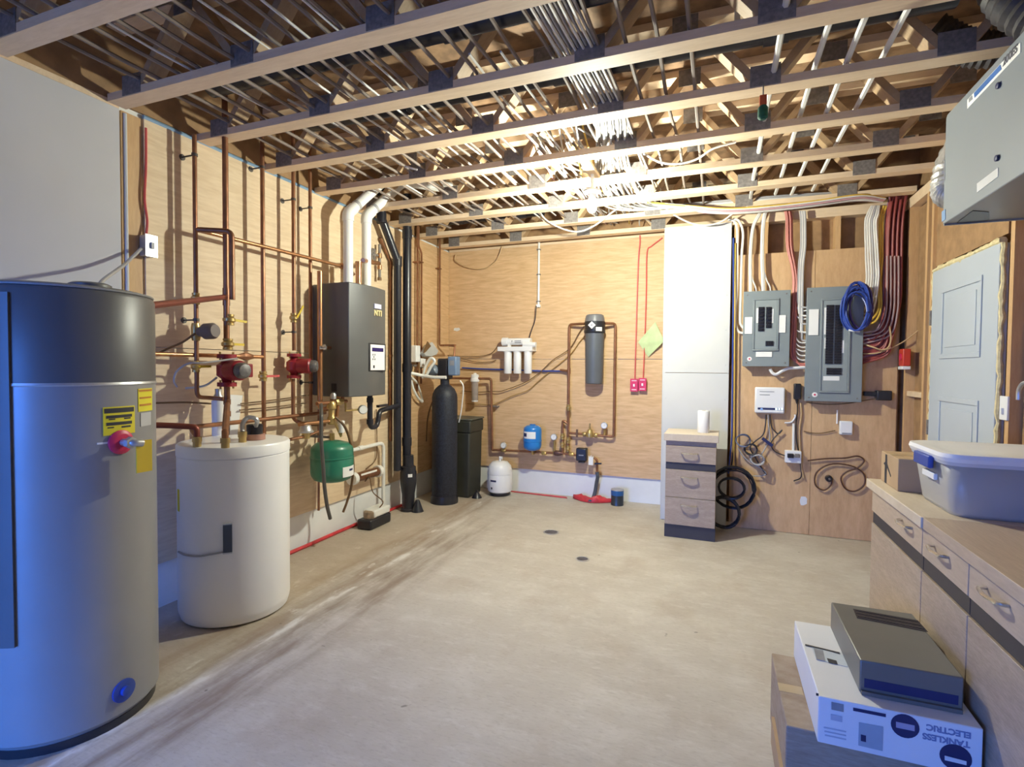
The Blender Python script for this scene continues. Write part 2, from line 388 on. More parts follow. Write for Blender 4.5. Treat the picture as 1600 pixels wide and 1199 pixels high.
# door
door = struct('door_1', MB().box(XR-.002, XR+.04, dy0, dy1, .012, dz1), DOORW, .003)
ob('foam_sealant', fm, FOAM, door)
for za, zb in ((1.44, 1.89), (.25, 1.20)):
    m = MB()
    ya, yb = dy0+.17, dy1-.17
    for (y0, y1, z0, z1) in ((ya, yb, zb-.03, zb), (ya, yb, za, za+.03), (ya, ya+.03, za+.03, zb-.03), (yb-.03, yb, za+.03, zb-.03)): m.box(XR-.010, XR-.002, y0, y1, z0, z1)
    m.box(XR-.007, XR-.002, ya+.07, yb-.07, za+.07, zb-.07)
    ob('raised_panel', m, DOORW, door, .003)
for z in (1.72, .98): ob('hinge', MB().box(XR-.008, XR, dy1-.004, dy1+.022, z-.05, z+.05), NAVY if False else DSTEEL, door)
# rear wall with the open doorway that the daylight comes through
wr = MB().box(XL, -2.7, YR-.1, YR, 0, 3.12).box(-1.4, XR+.1, YR-.1, YR, 0, 3.12).box(-2.7, -1.4, YR-.1, YR, 2.06, 3.12)
struct('wall_rear', wr, GREYWALL)
struct('ground', MB().box(-30, 30, -40, YR-.101, -.2, -.02), mat('outdoor_gravel', (.12,.115,.11), .9, var=.3, scale=20))  # unseen dark ground outside, added to block sky light from below the horizon
# ---------------------------------------------------------------- ceiling: subfloor, open-web floor trusses
ceiling = struct('ceiling', MB().box(XL-.17, XR+.13, YR-.1, YB+.17, 3.09, 3.12), SUBF)
for i in range(1, 6):
    pass
TR = [5.275-.4877*k for k in range(15)]           # far edges of the bottom chords
x0t, x1t = XL+.002, XR-.004
nodes = [x0t+.18+.72*k for k in range(6)]
first = None
for k, yf in enumerate(TR):
    yc = yf-.0445
    xe = x1t if yf < YP-.1 else xc0-.004 if yf > YP+.15 else x1t
    if first is None or True:
        m = MB().box(x0t, x1t, yc-.0445, yc+.0445, 2.68, 2.718).box(x0t, x1t, yc-.0445, yc+.0445, 3.05, 3.089)
    if first is None:
        t = ob('floor_truss', m, PINE, ceiling); first = t; proto = []
        for i in range(len(nodes)):
            for sgn in (-1, 1):
                xt = nodes[i]+sgn*.33
                if not x0t < xt < x1t: continue
                a = V((nodes[i]+sgn*.03, yc, 2.70)); b = V((xt, yc, 3.07))
                w = ob('web', MB().obox(a, b, .086, .036, (0,0,1)), WEBW, t); proto.append(w)
            for (x, z, hw) in ((nodes[i], 2.735, .065), (nodes[i]+.36, 3.04, .06)):
                if x+hw > x1t: continue
                pm = MB().box(x-hw, x+hw, yc-.047, yc-.0446, z-.05, z+.045)
                proto.append(ob('truss_plate', pm, DSTEEL, t))
        WLOC[t.name] = WLOC[ceiling.name]
    else:
        c = dup(first, ceiling, V((random.uniform(-.0005,.0005), yf-TR[0], 0)))
        for w in proto: dup(w, c)
# ================================================================= bare bulb lamp
def bulb():
    c = ay(925, 322, 3.60)
    t = thing('bare_bulb', 'lit bare light bulb in a white holder under the ceiling trusses', 'light bulb', (c.x, c.y, c.z-.05))
    ob('holder', MB().lathe(c, [(.06, .105), (.06, .092), (.045, .085), (.03, .08), (.024, .05)], 24), WPLAST, t)
    g = MB().lathe(c, [(.004, -.045), (.018, -.042), (.029, -.025), (.033, 0), (.030, .02), (.02, .04), (.017, .05)], 20)
    ob('glass', g, mat('glowing_bulb', (1, .95, .85), .3, emit=((1, .95, .86), 60)), t)
    ob('stem', MB().tube([V((c.x, c.y, c.z+.105)), V((c.x, c.y, 2.69))], .012), WPLAST, t)
    ob('bracket', MB().box(c.x-.03, c.x+.03, 3.326, 3.722, 2.69, 2.715), PINE, t)
    L = bpy.data.lights.new('bulb_light', 'POINT'); L.energy = 128; L.color = (.97, 1, .84); L.shadow_soft_size = .036
    lo = bpy.data.objects.new('bulb_light', L); COL.objects.link(lo); lo.location = (0, 0, -.04); lo.parent = t
bulb()
# ================================================================= left side: tanks, boiler, pipes
def valve(parent, c, d, r=.016, hd=None, hm=None, hl=.09):
    """ball valve on a pipe along d; lever handle towards hd"""
    d = V(d).normalized(); c = V(c)
    v = ob('ball_valve', MB().lathe(c, [(r*1.25,-.032),(r*1.25,-.02),(r*1.05,-.018),(r*1.6,-.008),(r*1.6,.008),(r*1.05,.018),(r*1.25,.02),(r*1.25,.032)], 12, d), BRASS, parent)
    if hd is not None:
        hd = V(hd).normalized(); s = c+V((.028, 0, 0))
        ob('lever', MB().tube([c, s], .005, 6).obox(s, s+hd*hl, .014, .005, (1,0,0)), hm or YELH, v)
    return v
def clamp(parent, x, y, z):
    """standoff hanger from the plywood to a vertical pipe"""
    return ob('pipe_hanger', MB().tube([(XL+.0005, y, z), (x-.012, y, z)], .0045, 6).lathe((x, y, z-.008), [(.016,0),(.017,.001),(.017,.015),(.016,.016)], 10).lathe((XL, y, z), [(.018,0),(.018,.004)], 10, (1,0,0)), HANG, parent)
# ---- big grey heat pump water heater
def heater():
    cx, cy, R = -2.35, 1.29, .287
    t = thing('water_heater', 'tall grey heat pump water heater with dark top shroud and yellow warning labels', 'water heater', (cx, cy, 0))
    c = (cx, cy, 0)
    ob('tank_body', MB().lathe(c, [(R-.02,.001),(R-.015,.035),(R,.05),(R,1.285),(R-.008,1.29)], 64), HSILV, t)
    ob('base_ring', MB().lathe(c, [(R-.012,.0),(R-.012,.03)], 48), BLACK, t)
    ob('seam_ring', MB().lathe(c, [(R+.002,1.284),(R+.004,1.288),(R+.002,1.296)], 64), STEEL, t)
    sh = ob('top_shroud', MB().lathe(c, [(R+.001,1.29),(R+.001,1.615),(R-.006,1.628),(R-.012,1.630),(R-.012,1.638),(R-.03,1.645),(.02,1.652)], 64), HGREY, t)
    ob('lid_rim', MB().lathe(c, [(R-.004,1.630),(R-.002,1.634),(R-.004,1.638)], 64), HSILV, sh)
    pc = az(150, 440, 1.655); pc = V((-2.42, 1.42, 0))
    ob('vent_cap', MB().lathe((pc.x, pc.y, 1.645), [(.075,0),(.075,.018),(.07,.02),(.07,.03),(.073,.032),(.073,.045),(.06,.052),(.02,.053)], 28), HGREY, sh)
    # service cover down the side nearest the camera
    COV = -58.3
    ob('service_cover', MB().arc((cx, cy), R-.004, .014, .40, 1.60, COV-60, COV, 14), HGREY, t)
    def at(px, py): # point on the tank surface
        d = ray(px, py); a = d.x**2+d.y**2; q = CP-V((cx, cy, 0)); b = 2*(q.x*d.x+q.y*d.y); cc = q.x**2+q.y**2-(R+.002)**2
        D = b*b-4*a*cc
        if D < 0: D = 0
        return CP+d*((-b-math.sqrt(D))/(2*a))
    def ang(p): return math.degrees(math.atan2(p.y-cy, p.x-cx))
    def lab(name, p0, p1, m, tk=.002):
        a, b = at(*p0), at(*p1)
        return ob(name, MB().arc((cx, cy), R, tk, min(a.z, b.z), max(a.z, b.z), ang(a), ang(b), 6), m, t)
    l1 = lab('warning_label', (161, 637), (211, 676), YEL); l2 = lab('warning_label', (216, 608), (238, 641), YEL)
    k = lab('label_heading', (163, 639), (209, 643), DARKT, .003)
    for (a, b) in (((166, 650),(206, 651.2)), ((166, 661),(206, 662)), ((170, 655),(180, 656)), ((194, 653),(204, 654)), ((168, 668),(178, 669)), ((190, 666),(204, 667))): lab('label_line', a, b, DARKT, .003)
    for (a, b) in (((218, 621),(236, 622)), ((218, 632),(236, 633)), ((217, 609.5),(237, 611))): lab('label_line', a, b, mat('orange_ink', (.5,.2,.02), .6), .003)
    lab('rating_plate', (220, 646), (236, 664), mat('silver_label', (.5,.51,.53), .4))
    p = at(189, 691); n = V((p.x-cx, p.y-cy, 0)).normalized()
    rv = ob('relief_flange', MB().lathe(p, [(.045,-.004),(.045,.004),(.033,.012),(.028,.012)], 24, n), REDBOX, t)
    e = p+n*.06
    ob('relief_valve', MB().tube(rnd([p, e, e+V((.0, .035, -.005))], .02), .014, 10).lathe(e-n*.02, [(.022,0),(.022,.018)], 6, n), STEEL, rv)
    e2 = e+V((.0, .04, 0))
    ob('drain_tag', MB().box(e2.x-.002, e2.x+.002, e2.y-.028, e2.y+.03, e2.z-.115, e2.z+.005), YELH, rv)
    p = at(194, 1079); n = V((p.x-cx, p.y-cy, 0)).normalized()
    dv = ob('drain_recess', MB().lathe(p, [(.042,-.004),(.042,.002),(.036,.004)], 24, n), BLUEC, t)
    ob('drain_knob', MB().lathe(p, [(.018,.004),(.018,.018),(.01,.02)], 12, n), BLUEC, dv)
    p = at(160, 700); ob('brush_line', MB().arc((cx, cy), R, .0015, at(155,695).z, at(155,692).z, ang(at(152,700)), ang(at(172,700)), 4), WPLAST, t)
    # cables to the junction box
    return at
heater_at = heater()
jb = lw(228, 386, .0)
t = thing('junction_box', 'small galvanised junction box on the plywood edge above the water heater', 'junction box', (XL+.03, jb.y, jb.z-.06))
ob('box', MB().box(XL+.0005, XL+.05, jb.y-.035, jb.y+.025, jb.z-.055, jb.z+.055), STEEL, t, .003)
ob('cover', MB().box(XL+.0505, XL+.053, jb.y-.038, jb.y+.028, jb.z-.058, jb.z+.058), STEEL, t)
ob('toggle', MB().box(XL+.053, XL+.062, jb.y-.012, jb.y+.004, jb.z-.015, jb.z+.018), GREYC, t)
tag(ob('armoured_cable', MB().tube(smooth([V((-2.40, 1.44, 1.69)), V((-2.46, 1.50, 1.73)), V((-2.58, 1.63, 1.80)), V((-2.74, 1.77, 1.865)), V((XL+.03, jb.y-.045, jb.z-.02))]), .008), GREYC), 'grey flexible cable arching from water heater top to junction box', 'cable')
tag(ob('red_cable', MB().tube(smooth([lw(228, 200, .012), lw(228, 260, .012), lw(226, 310, .012), lw(230, 345, .012), lw(228, 371, .02)]), .006, 6), REDCAB), 'red cable running down the plywood edge into the junction box', 'cable')
# ---- white storage tank
def tank():
    cx, cy, R = -2.50, 2.19, .280
    t = thing('storage_tank', 'round white storage tank standing on the floor beside the water heater', 'tank', (cx, cy, 0))
    c = (cx, cy, 0)
    zt = .945
    ob('tank_body', MB().lathe(c, [(R-.03,.001),(R-.012,.012),(R-.002,.045),(R,.06),(R,zt-.07),(R-.004,zt-.065)], 56), WHITE, t)
    ob('lid', MB().lathe(c, [(R-.004,zt-.066),(R+.003,zt-.062),(R+.003,zt-.012),(R-.004,zt-.003),(R-.02,zt),(.02,zt+.006)], 56), WHITE, t)
    def nip(px, py, h=.05, r=.02):
        p = az(px, py, zt); ob('nipple', MB().lathe((p.x, p.y, zt), [(r,0),(r,h*.5),(r*1.15,h*.5),(r*1.15,h)], 12), BRASS, t); return p
    nip(308, 698); nip(352, 700); nip(379, 692, .06)
    p = az(398, 688, zt+.0)
    ob('aquastat', MB().lathe((p.x, p.y, zt+.004), [(.055,0),(.055,.03),(.045,.032)], 20), mat('rusty_pink_flange', (.45,.25,.2), .5, .3), t)
    ob('aquastat_cap', MB().lathe((p.x, p.y, zt+.036), [(.042,0),(.042,.05),(.036,.055)], 18), BLACK, t)
    p2 = az(379, 692, zt)
    ob('vacuum_tube', MB().tube(smooth([p2+V((0,0,.06)), p2+V((-.01,.01,.10)), p2+V((.01,.03,.135)), p2+V((.05,.05,.12)), V((p.x,p.y,zt+.06))]), .012), STEEL, t)
    # thermostat sticker and sensor wire wrapped round the front
    def sp(px, py):
        d = ray(px, py); a = d.x**2+d.y**2; q = CP-V((cx, cy, 0)); b = 2*(q.x*d.x+q.y*d.y); cc = q.x**2+q.y**2-(R+.002)**2
        return CP+d*((-b-math.sqrt(max(0, b*b-4*a*cc)))/(2*a))
    a, b = sp(349, 820), sp(363, 862); A = lambda p: math.degrees(math.atan2(p.y-cy, p.x-cx))
    s = ob('sensor_box', MB().arc((cx, cy), R, .014, b.z, a.z, A(a), A(b), 4), mat('slate_plastic', (.06,.075,.11), .4), t)
    ob('box_rim', MB().arc((cx, cy), R, .017, a.z, a.z+.006, A(a), A(b), 4).arc((cx, cy), R, .017, b.z-.006, b.z, A(a), A(b), 4), STEEL, s)['kind'] = 'stuff'
    pts = [sp(x, y)+V((.004,-.004,0)) for x, y in ((279, 862), (290, 867), (310, 869), (330, 866), (348, 863))]
    ob('sensor_wire', MB().tube(smooth(pts), .005, 6), GREYC, t)
    a, b = sp(276.5, 764), sp(280, 800); ob('yellow_sticker', MB().arc((cx, cy), R, .002, b.z, a.z, A(b)-6, A(b), 3), YEL, t)
    return zt
ZT = tank()
# ---- copper pipe runs on the left wall
def vpipe(label, px, mid, o, top, bot, r=.0125, hang=(), m=COPPER, tail=None, ztop=None):
    p = lw(px, mid, o); zt = ztop or lw(px, top, o).z; zb = lw(px, bot, o).z
    t = thing('copper_pipe', label, 'pipe', (p.x, p.y, zb), 'copper pipes on the left plywood wall')
    ob('riser', MB().tube(rnd([V((p.x, p.y, zt)), V((p.x, p.y, zb))]+[V(q) for q in (tail or [])], .035), r, 10), m, t)
    for h in hang: clamp(t, p.x, p.y, lw(px, h, o).z)
    return t, p, zt, zb
O1 = .10
t, p, a, b = vpipe('thin copper riser nearest the junction box with a grey round head', 306, 450, O1, 212, 621, hang=(243, 500), tail=[lw(330, 622, O1), lw(349, 624, .17)])
valve(t, lw(306, 467, O1), (0,0,1), .016)
z = lw(306, 519, O1)
ob('zone_actuator', MB().lathe(z+V((.02,0,0)), [(.02,0),(.028,.01),(.03,.03),(.046,.05),(.046,.10),(.036,.115)], 18, (1,.15,.05)), mat('taupe_plastic', (.16,.13,.13), .4), t)
ob('actuator_body', MB().lathe(z, [(.02,-.05),(.024,-.03),(.024,.03),(.02,.05)], 12), BRASS, t)
ob('actuator_wire', MB().tube(smooth([z+V((.02,-.02,-.01)), lw(285, 535, .06), lw(262, 545, .03), lw(248, 552, .02)]), .006, 6), TUBEB, t)
valve(t, lw(306, 573, O1), (0,0,1), .016, (0,1,.02), YELH, .075)
# pipe 411, 459, 485 and the large riser by the boiler
t, p, a, b = vpipe('copper riser with red lever valve between the two red pumps', 411, 450, .10, 205, 683, r=.014, hang=(262,), ztop=2.98)
valve(t, lw(411, 588, .10), (0,0,1), .019, (0,1,0), mat('red_lever', (.62,.10,.10), .4), .11)
PX5 = lw(459, 450, .10)
t, p, a, b = vpipe('copper riser feeding the red pump beside the boiler', 459, 450, .10, 300, 548, r=.0135, hang=(312, 519), ztop=3.0)
valve(t, lw(459, 497, .10), (0,0,1), .018, (.2,.5,1), YELH, .10)
t, p, a, b = vpipe('copper return below the pump bending to the brass manifold', 458, 620, .10, 592, 655, r=.0135, tail=[lw(470, 662, .16), lw(508, 664, .22)])
t, p, a, b = vpipe('copper riser close behind the red pump beside the boiler', 485, 450, .09, 318, 648, r=.0125, hang=(325, 598), ztop=3.0)
t, p, a, b = vpipe('large bright copper riser against the boiler side', 500, 520, .16, 424, 637, r=.019, m=COPBR, tail=[lw(506, 641, .2), lw(516, 636, .24)])
ob('side_arm', MB().tube([p+V((0,0,lw(500,543,.16).z-p.z)), p+V((.02,.1,lw(500,543,.16).z-p.z))], .012), COPPER, t)
zz = lw(506, 543, .20); ob('drain_cock', MB().lathe(zz, [(.016,-.03),(.016,-.01),(.025,-.008),(.025,.012),(.012,.02)], 10, (.6,.6,.1)), CHROME, t)
# riser that comes out of the ceiling, tee to the water heater, down to pump one
O2 = .20
q = lw(353, 400, O2); zt = 3.0
t = thing('copper_pipe', 'thick copper riser with tee leading across to the water heater', 'pipe', (q.x, q.y, lw(353, 545, O2).z), 'copper pipes on the left plywood wall')
ob('riser', MB().tube([V((q.x, q.y, zt)), V((q.x, q.y, lw(353, 545, O2).z))], .0165, 10), COPPER, t)
e = lw(353, 464, O2); hp = V((-2.20, 1.50, 1.605))
ob('heater_branch', MB().tube([V((q.x, q.y, e.z)), hp], .0155, 10), mat('dark_red_copper', (.26,.07,.05), .4, .4, var=.3), t)
ob('tee_fitting', MB().lathe((q.x, q.y, e.z-.05), [(.020,0),(.020,.10)], 12), COPPER, t)
valve(t, lw(358, 500, O2), (0,0,1), .022, (0,1,-.05), YELH, .10); valve(t, lw(356, 538, O2), (0,0,1), .022, (0,1,0), YELH, .09)
# the loop standing out from the wall, and the long run to the boiler top
w0 = lw(307, 359, O1); w1 = lw(545, 426, .16)
e1 = V((q.x+.025, w0.y+.02, w0.z)); 
s1 = lw(362, 353, .26)
t = thing('copper_pipe', 'copper loop standing out from the wall and running along to the boiler top', 'pipe', tuple(w0), 'copper pipes on the left plywood wall')
ob('outlet_arm', MB().tube(rnd([w0, V((s1.x, s1.y, w0.z)), V((s1.x, s1.y, e.z-.02))], .035), .0155, 10), COPPER, t)
ob('long_run', MB().tube([w0, V((w1.x, w1.y, w0.z+.005)), V((w1.x+.03, w1.y+.03, w0.z-.05))], .0125, 10), COPBR, t)
ob('union', MB().lathe(V((w1.x, w1.y-.06, w0.z+.004)), [(.02,-.03),(.024,-.028),(.024,.02),(.02,.03)], 8, (0,1,0)), COPBR, t)
h0 = lw(225, 553, .07); h1 = lw(411, 557, .10)
t = thing('copper_pipe', 'bright horizontal copper pipe along the plywood joint behind the red pump', 'pipe', tuple(h0), 'copper pipes on the left plywood wall')
ob('run', MB().tube([V((XL+.075, h0.y, h0.z)), V((XL+.10, h1.y, h0.z))], .0125, 10), COPBR, t)
ob('union', MB().lathe(V((XL+.093, lw(384,557,.09).y, h0.z)), [(.013,-.06),(.02,-.03),(.024,-.02),(.024,.02),(.02,.03),(.013,.06)], 8, (0,1,0)), COPPER, t)
for y in (h0.y+.12, h1.y-.2): ob('pipe_hanger', MB().tube([(XL+.0005, y, h0.z), (XL+.085, y, h0.z)], .0045, 6), HANG, t)
h0 = lw(380, 659, .12); h1 = lw(508, 645, .12)
t = thing('copper_pipe', 'horizontal copper pipe running from behind the storage tank to below the boiler', 'pipe', tuple(h0), 'copper pipes on the left plywood wall')
ob('run', MB().tube(rnd([lw(308, 690, .30)+V((0,0,.02)), V((XL+.2, lw(308,690,.3).y+.04, h0.z+.01)), h0, h1], .04), .0135, 10), COPPER, t)
for a, b, zlab in (((376, 631), (486, 617), 'upper'), ((374, 641), (478, 630), 'lower')):
    tag(ob('sensor_cable', MB().tube(smooth([lw(*a, .03), lw((a[0]+b[0])/2, (a[1]+b[1])/2+1, .03), lw(*b, .03)]), .0045, 6), TUBEB), zlab+' of two thin brown cables on the plywood above the storage tank', 'cable')
tag(ob('sensor_cable', MB().tube(smooth([lw(243, 630, .03), lw(290, 629, .03), lw(330, 631, .03)]), .006, 6), TUBEB), 'brown cable on the plywood between water heater and white sleeve', 'cable')
# ---- red circulator pumps
def pump(label, c, g, ang, s=1.):
    t = thing('circulator_pump', label, 'pump', tuple(c), g); c = V(c)
    for sg in (-1, 1): ob('flange', MB().lathe(c+V((0,0,sg*.082*s)), [(.03*s,-.012*s),(.052*s,-.012*s),(.052*s,.012*s),(.03*s,.012*s)], 16), RED, t)
    ob('volute', MB().lathe(c, [(.022*s,-.08*s),(.03*s,-.05*s),(.055*s,-.03*s),(.055*s,.03*s),(.03*s,.05*s),(.022*s,.08*s)], 18), RED, t)
    d = V((math.cos(ang), math.sin(ang), 0))
    mo = ob('motor', MB().lathe(c+d*.03*s, [(.055*s,0),(.058*s,.02*s),(.058*s,.09*s),(.05*s,.098*s)], 22, d), RED, t)
    ob('motor_cap', MB().lathe(c+d*.128*s, [(.046*s,0),(.046*s,.03*s),(.036*s,.045*s),(.012*s,.05*s)], 22, d), mat('cast_grey', (.18,.17,.17), .45, .4, var=.3, scale=60), mo)
    sd = V((-d.y, d.x, 0))
    ob('terminal_box', MB().obox(c+d*.05*s+sd*.055*s, c+d*.05*s+sd*.10*s, .10*s, .08*s), RED, t, .006)
    bl = MB()
    for sg in (-1, 1):
        for k in (-1, 1): bl.tube([c+V((0,k*.044*s,sg*.108*s)), c+V((0,k*.044*s,sg*.056*s))], .006*s, 6)
    ob('flange_bolts', bl, BRASS, t)['kind'] = 'stuff'
    return t
c1 = lw(353, 579, O2); c1 = V((q.x, q.y, c1.z))
t = pump('red circulator pump on the copper line above the storage tank', c1, 'red circulator pumps', math.radians(-8), 1.0)
ob('power_cord', MB().tube(smooth([c1+V((.06,.02,.07)), lw(318, 567, .22), lw(295, 568, .16), lw(277, 580, .06), lw(272, 595, .03), lw(277, 605, .03)]), .006, 6), GREYC, t)
ob('conduit', MB().tube(smooth([c1+V((-.03,-.04,-.04)), lw(320, 603, .13), lw(290, 607, .05)]), .007, 6), STEEL, t)
c2 = lw(459, 572, .10); c2 = V((PX5.x, PX5.y, c2.z))
t = pump('red circulator pump with grey cap beside the boiler', c2, 'red circulator pumps', math.radians(25), .92)
t = thing('copper_pipe', 'copper drop from the front pump into the storage tank top', 'pipe', (q.x, q.y, ZT+.05), 'copper pipes on the left plywood wall')
pn = az(352, 700, ZT)
ob('drop', MB().tube([V((q.x, q.y, c1.z-.094)), V((q.x, q.y, .5*(c1.z+ZT))), V((pn.x, pn.y, ZT+.08)), V((pn.x, pn.y, ZT+.05))], .0165, 10), COPPER, t)
for zz in (c1.z-.2, c1.z-.27): ob('coupling', MB().lathe((q.x+.0, q.y, zz), [(.02,0),(.02,.03)], 12), COPPER, t)
pn = az(308, 698, ZT)
tag(ob('copper_pipe', MB().tube(rnd([V((pn.x, pn.y, ZT+.051)), V((pn.x, pn.y, ZT+.10)), V((pn.x-.10, pn.y-.10, ZT+.115)), V((pn.x-.18, pn.y-.20, ZT+.12))], .04), .015, 10), mat('dark_red_copper', (1,1,1))), 'dark copper elbow rising from the left side of the storage tank top', 'pipe', 'copper pipes on the left plywood wall')
s = lw(341, 655, .02)
tag(ob('paper_sheet', MB().prism([lw(360, 617, .012), lw(379, 618, .012), lw(368, 700, .012), lw(359, 700, .012)], (.001,0,0)), PAPER), 'white paper strip hung on the plywood behind the storage tank pipes', 'paper')
pt = lw(341, 626, .10); pb = lw(341, 692, .10)
t = thing('pipe_sleeve', 'grey white sleeve standing on the wall behind the pump drop', 'sleeve', tuple(pb))
ob('sleeve', MB().lathe(V((pt.x, pt.y, pb.z)), [(.035,0),(.036,pt.z-pb.z)], 20), PVC, t); ob('collar', MB().lathe(V((pt.x, pt.y, pt.z)), [(.03,0.0),(.03,.02),(.018,.04),(.018,.07)], 16), STEEL, t)
# ---- boiler
def boiler():
    o = .38; xf = XL+o; y0, y1, z0, z1 = 3.20, 3.665, 1.135, 1.985
    t = thing('wall_boiler', 'grey wall-hung boiler with a white control panel', 'boiler', (XL, .5*(y0+y1), z0))
    ob('casing', MB().box(XL+.0005, xf-.09, y0+.012, y1-.012, z0+.004, z1-.004), BOILER, t, .008)
    # front cover bows outwards
    P_ = [(XL+.10, y0)]
    for k in range(9):
        s_ = k/8; P_.append((xf-.035+.035*math.sin(math.pi*s_), y0+(y1-y0)*s_))
    P_.append((XL+.10, y1))
    fr = ob('front_cover', MB().prism([(x, y, z0) for x, y in P_], (0, 0, z1-z0)), BOILERF, t, .006)
    nrm = V((1, 0, 0))
    a, b = ax(578, 539, xf+.004), ax(603, 579, xf+.004)
    cp = ob('control_panel', MB().box(xf-.02, xf+.003, a.y-.01, b.y+.0, b.z-.008, a.z+.015), BLACK, t, .003)
    ya, yb = a.y+.005, b.y-.02
    ob('panel_face', MB().box(xf+.003, xf+.006, ya, yb, b.z+.002, a.z+.004), WPLAST, cp)
    ob('display', MB().box(xf+.006, xf+.008, ya+.02, yb-.02, a.z-.05, a.z-.02), mat('lcd_blue', (.03,.02,.12), .2), cp)
    for i, (dy, dz) in enumerate(((.03,-.075),(.055,-.075),(.042,-.092),(.03,-.11),(.055,-.11))):
        ob('button', MB().lathe((xf+.006, ya+dy, a.z+dz), [(.007,0),(.007,.003)], 10, (1,0,0)), GREYT, cp)
    ob('service_port', MB().box(xf+.006, xf+.009, ya+.035, ya+.05, b.z+.018, b.z+.04), BLACK, cp)
    c = ax(590, 479, xf); ob('logo_badge', MB().box(xf-.012, xf+.004, c.y-.045, c.y+.045, c.z-.018, c.z+.018), mat('silver_blue_badge', (.55,.56,.75), .3), t)
    c = ax(590, 490, xf); text('brand_lettering', 'NTI', .062, mat('brass_lettering', (.75,.62,.32), .4), t, (xf+.001, c.y, c.z), (0,1,0), (0,0,1), .004, .002)
    c = ay(534, 606, y0); ob('knockout', MB().box(XL+.19, XL+.235, y0-.004, y0+.001, c.z-.03, c.z+.03), BLACK, t)
    return y0, y1, z0, z1, xf
by0, by1, bz0, bz1, bxf = boiler()
# ---- white vent pipes above the boiler
for k, (px0, py0, px1, py1, lab) in enumerate(((540, 428, 548, 335, 'nearer'), (568, 430, 577, 340, 'farther'))):
    o = .20 if k == 0 else .22
    p = lw(px0, py0, o); zb = bz1; zk = lw(px1, py1, o).z
    y = lw((px0+px1)/2, 385, o).y
    t = thing('vent_pipe', lab+' white plastic vent pipe rising from the boiler into the trusses', 'vent pipe', (XL+o, y, zb), 'white boiler vent pipes')
    kx = V((XL+o, y, zk)); top = kx+V((.14, .32, .36))
    ob('riser', MB().tube(rnd([V((XL+o, y, zb-.001)), kx, top, top+V((.35, .45, .03))], .05), .038, 16), PVC, t)
    ob('elbow', MB().tube(rnd([kx-V((0,0,.06)), kx, kx+(top-kx).normalized()*.07], .05), .0445, 16), PVC, t)
    ob('joint_band', MB().lathe(kx+(top-kx).normalized()*.11, [(.0395,-.012),(.041,-.01),(.041,.01),(.0395,.012)], 16, top-kx), GREYC, t)
t = thing('copper_fitting', 'short thick copper elbow beside the white vents above the boiler', 'pipe fitting', tuple(lw(585, 409, .2)))
a = lw(567, 407, .26); b = lw(592, 412, .12)
ob('arm', MB().tube([a, b], .019, 12), COPBR, t); ob('tee', MB().lathe(V((a.x-.02, a.y-.03, bz1)), [(.028,0),(.028,.03),(.022,.03),(.022,.17),(.025,.17),(.025,.2)], 14), COPBR, t)
d1 = lw(593, 382, .05); d2 = lw(593, 436, .05)
t = thing('drain_pipe', 'short dark pipe with side connector on the plywood right of the boiler vents', 'pipe', tuple(d2))
ob('pipe', MB().tube([V((d1.x, d1.y, d1.z)), V((d1.x, d1.y, d2.z))], .013, 10), DSTEEL, t)
ob('end_cap', MB().lathe((d1.x, d1.y, d2.z-.012), [(.018,0),(.018,.025)], 10), TUBEB, t)
for z, w in ((lw(593,400,.05).z,.02), (lw(593,418,.05).z,.02)): ob('coupling', MB().lathe((d1.x, d1.y, z), [(w,-.02),(w,.02)], 12), COPBR, t)
m = MB(); zc = lw(593, 400, .05).z
m.tube([(d1.x-.02, d1.y-.10, zc), (d1.x, d1.y, zc)], .009)
for dy in (-.06, -.09): m.tube([(d1.x-.01, d1.y+dy, zc-.05), (d1.x-.01, d1.y+dy, zc+.05)], .009)
ob('side_connector', m, DSTEEL, t)
# ---- copper pipe and black stacks right of the boiler
p = lw(611, 500, .03)
t = thing('copper_pipe', 'straight copper pipe between the boiler and the black drain stacks', 'pipe', (p.x, p.y, lw(611,600,.03).z), 'copper pipes on the left plywood wall')
k2 = lw(594, 372, .03); k1 = lw(611, 410, .03)
ob('riser', MB().tube([k2, V((p.x, p.y, k1.z)), V((p.x, p.y, lw(609, 690, .03).z))], .014, 10), COPPER, t)
for y_ in (556, 580): ob('strap', MB().lathe((p.x, p.y, lw(611,y_,.03).z), [(.019,-.01),(.019,.01)], 10), COPBR, t)
s1 = lw(621, 500, .10); s2 = lw(636, 500, .14)
k = lw(622, 408, .10); u = lw(596, 340, .10)
zbot = lw(621, 735, .10).z
t = thing('drain_stack', 'black plastic stack that bends back to the ceiling behind the boiler', 'drain pipe', (s1.x, s1.y, zbot))
ob('pipe', MB().tube([V((u.x, u.y, 2.98)), V((u.x, u.y, u.z)), V((s1.x, s1.y, k.z)), V((s1.x, s1.y, zbot))], .037, 16), BLACKP, t)
for z in (k.z, u.z): ob('elbow', MB().lathe((s1.x if z == k.z else u.x, s1.y if z == k.z else u.y, z-.05), [(.043,0),(.043,.09)], 16), BLACKP, t)
t = thing('drain_stack', 'straight black plastic stack in front of the corner plywood', 'drain pipe', (s2.x, s2.y, zbot-.1))
ob('pipe', MB().tube([V((s2.x, s2.y, 2.98)), V((s2.x, s2.y, zbot-.12))], .041, 16), BLACKP, t)
for y_ in (366, 575, 690): z = lw(636, y_, .14).z; ob('coupling', MB().lathe((s2.x, s2.y, z-.04), [(.047,0),(.047,.08)], 16), BLACKP, t)
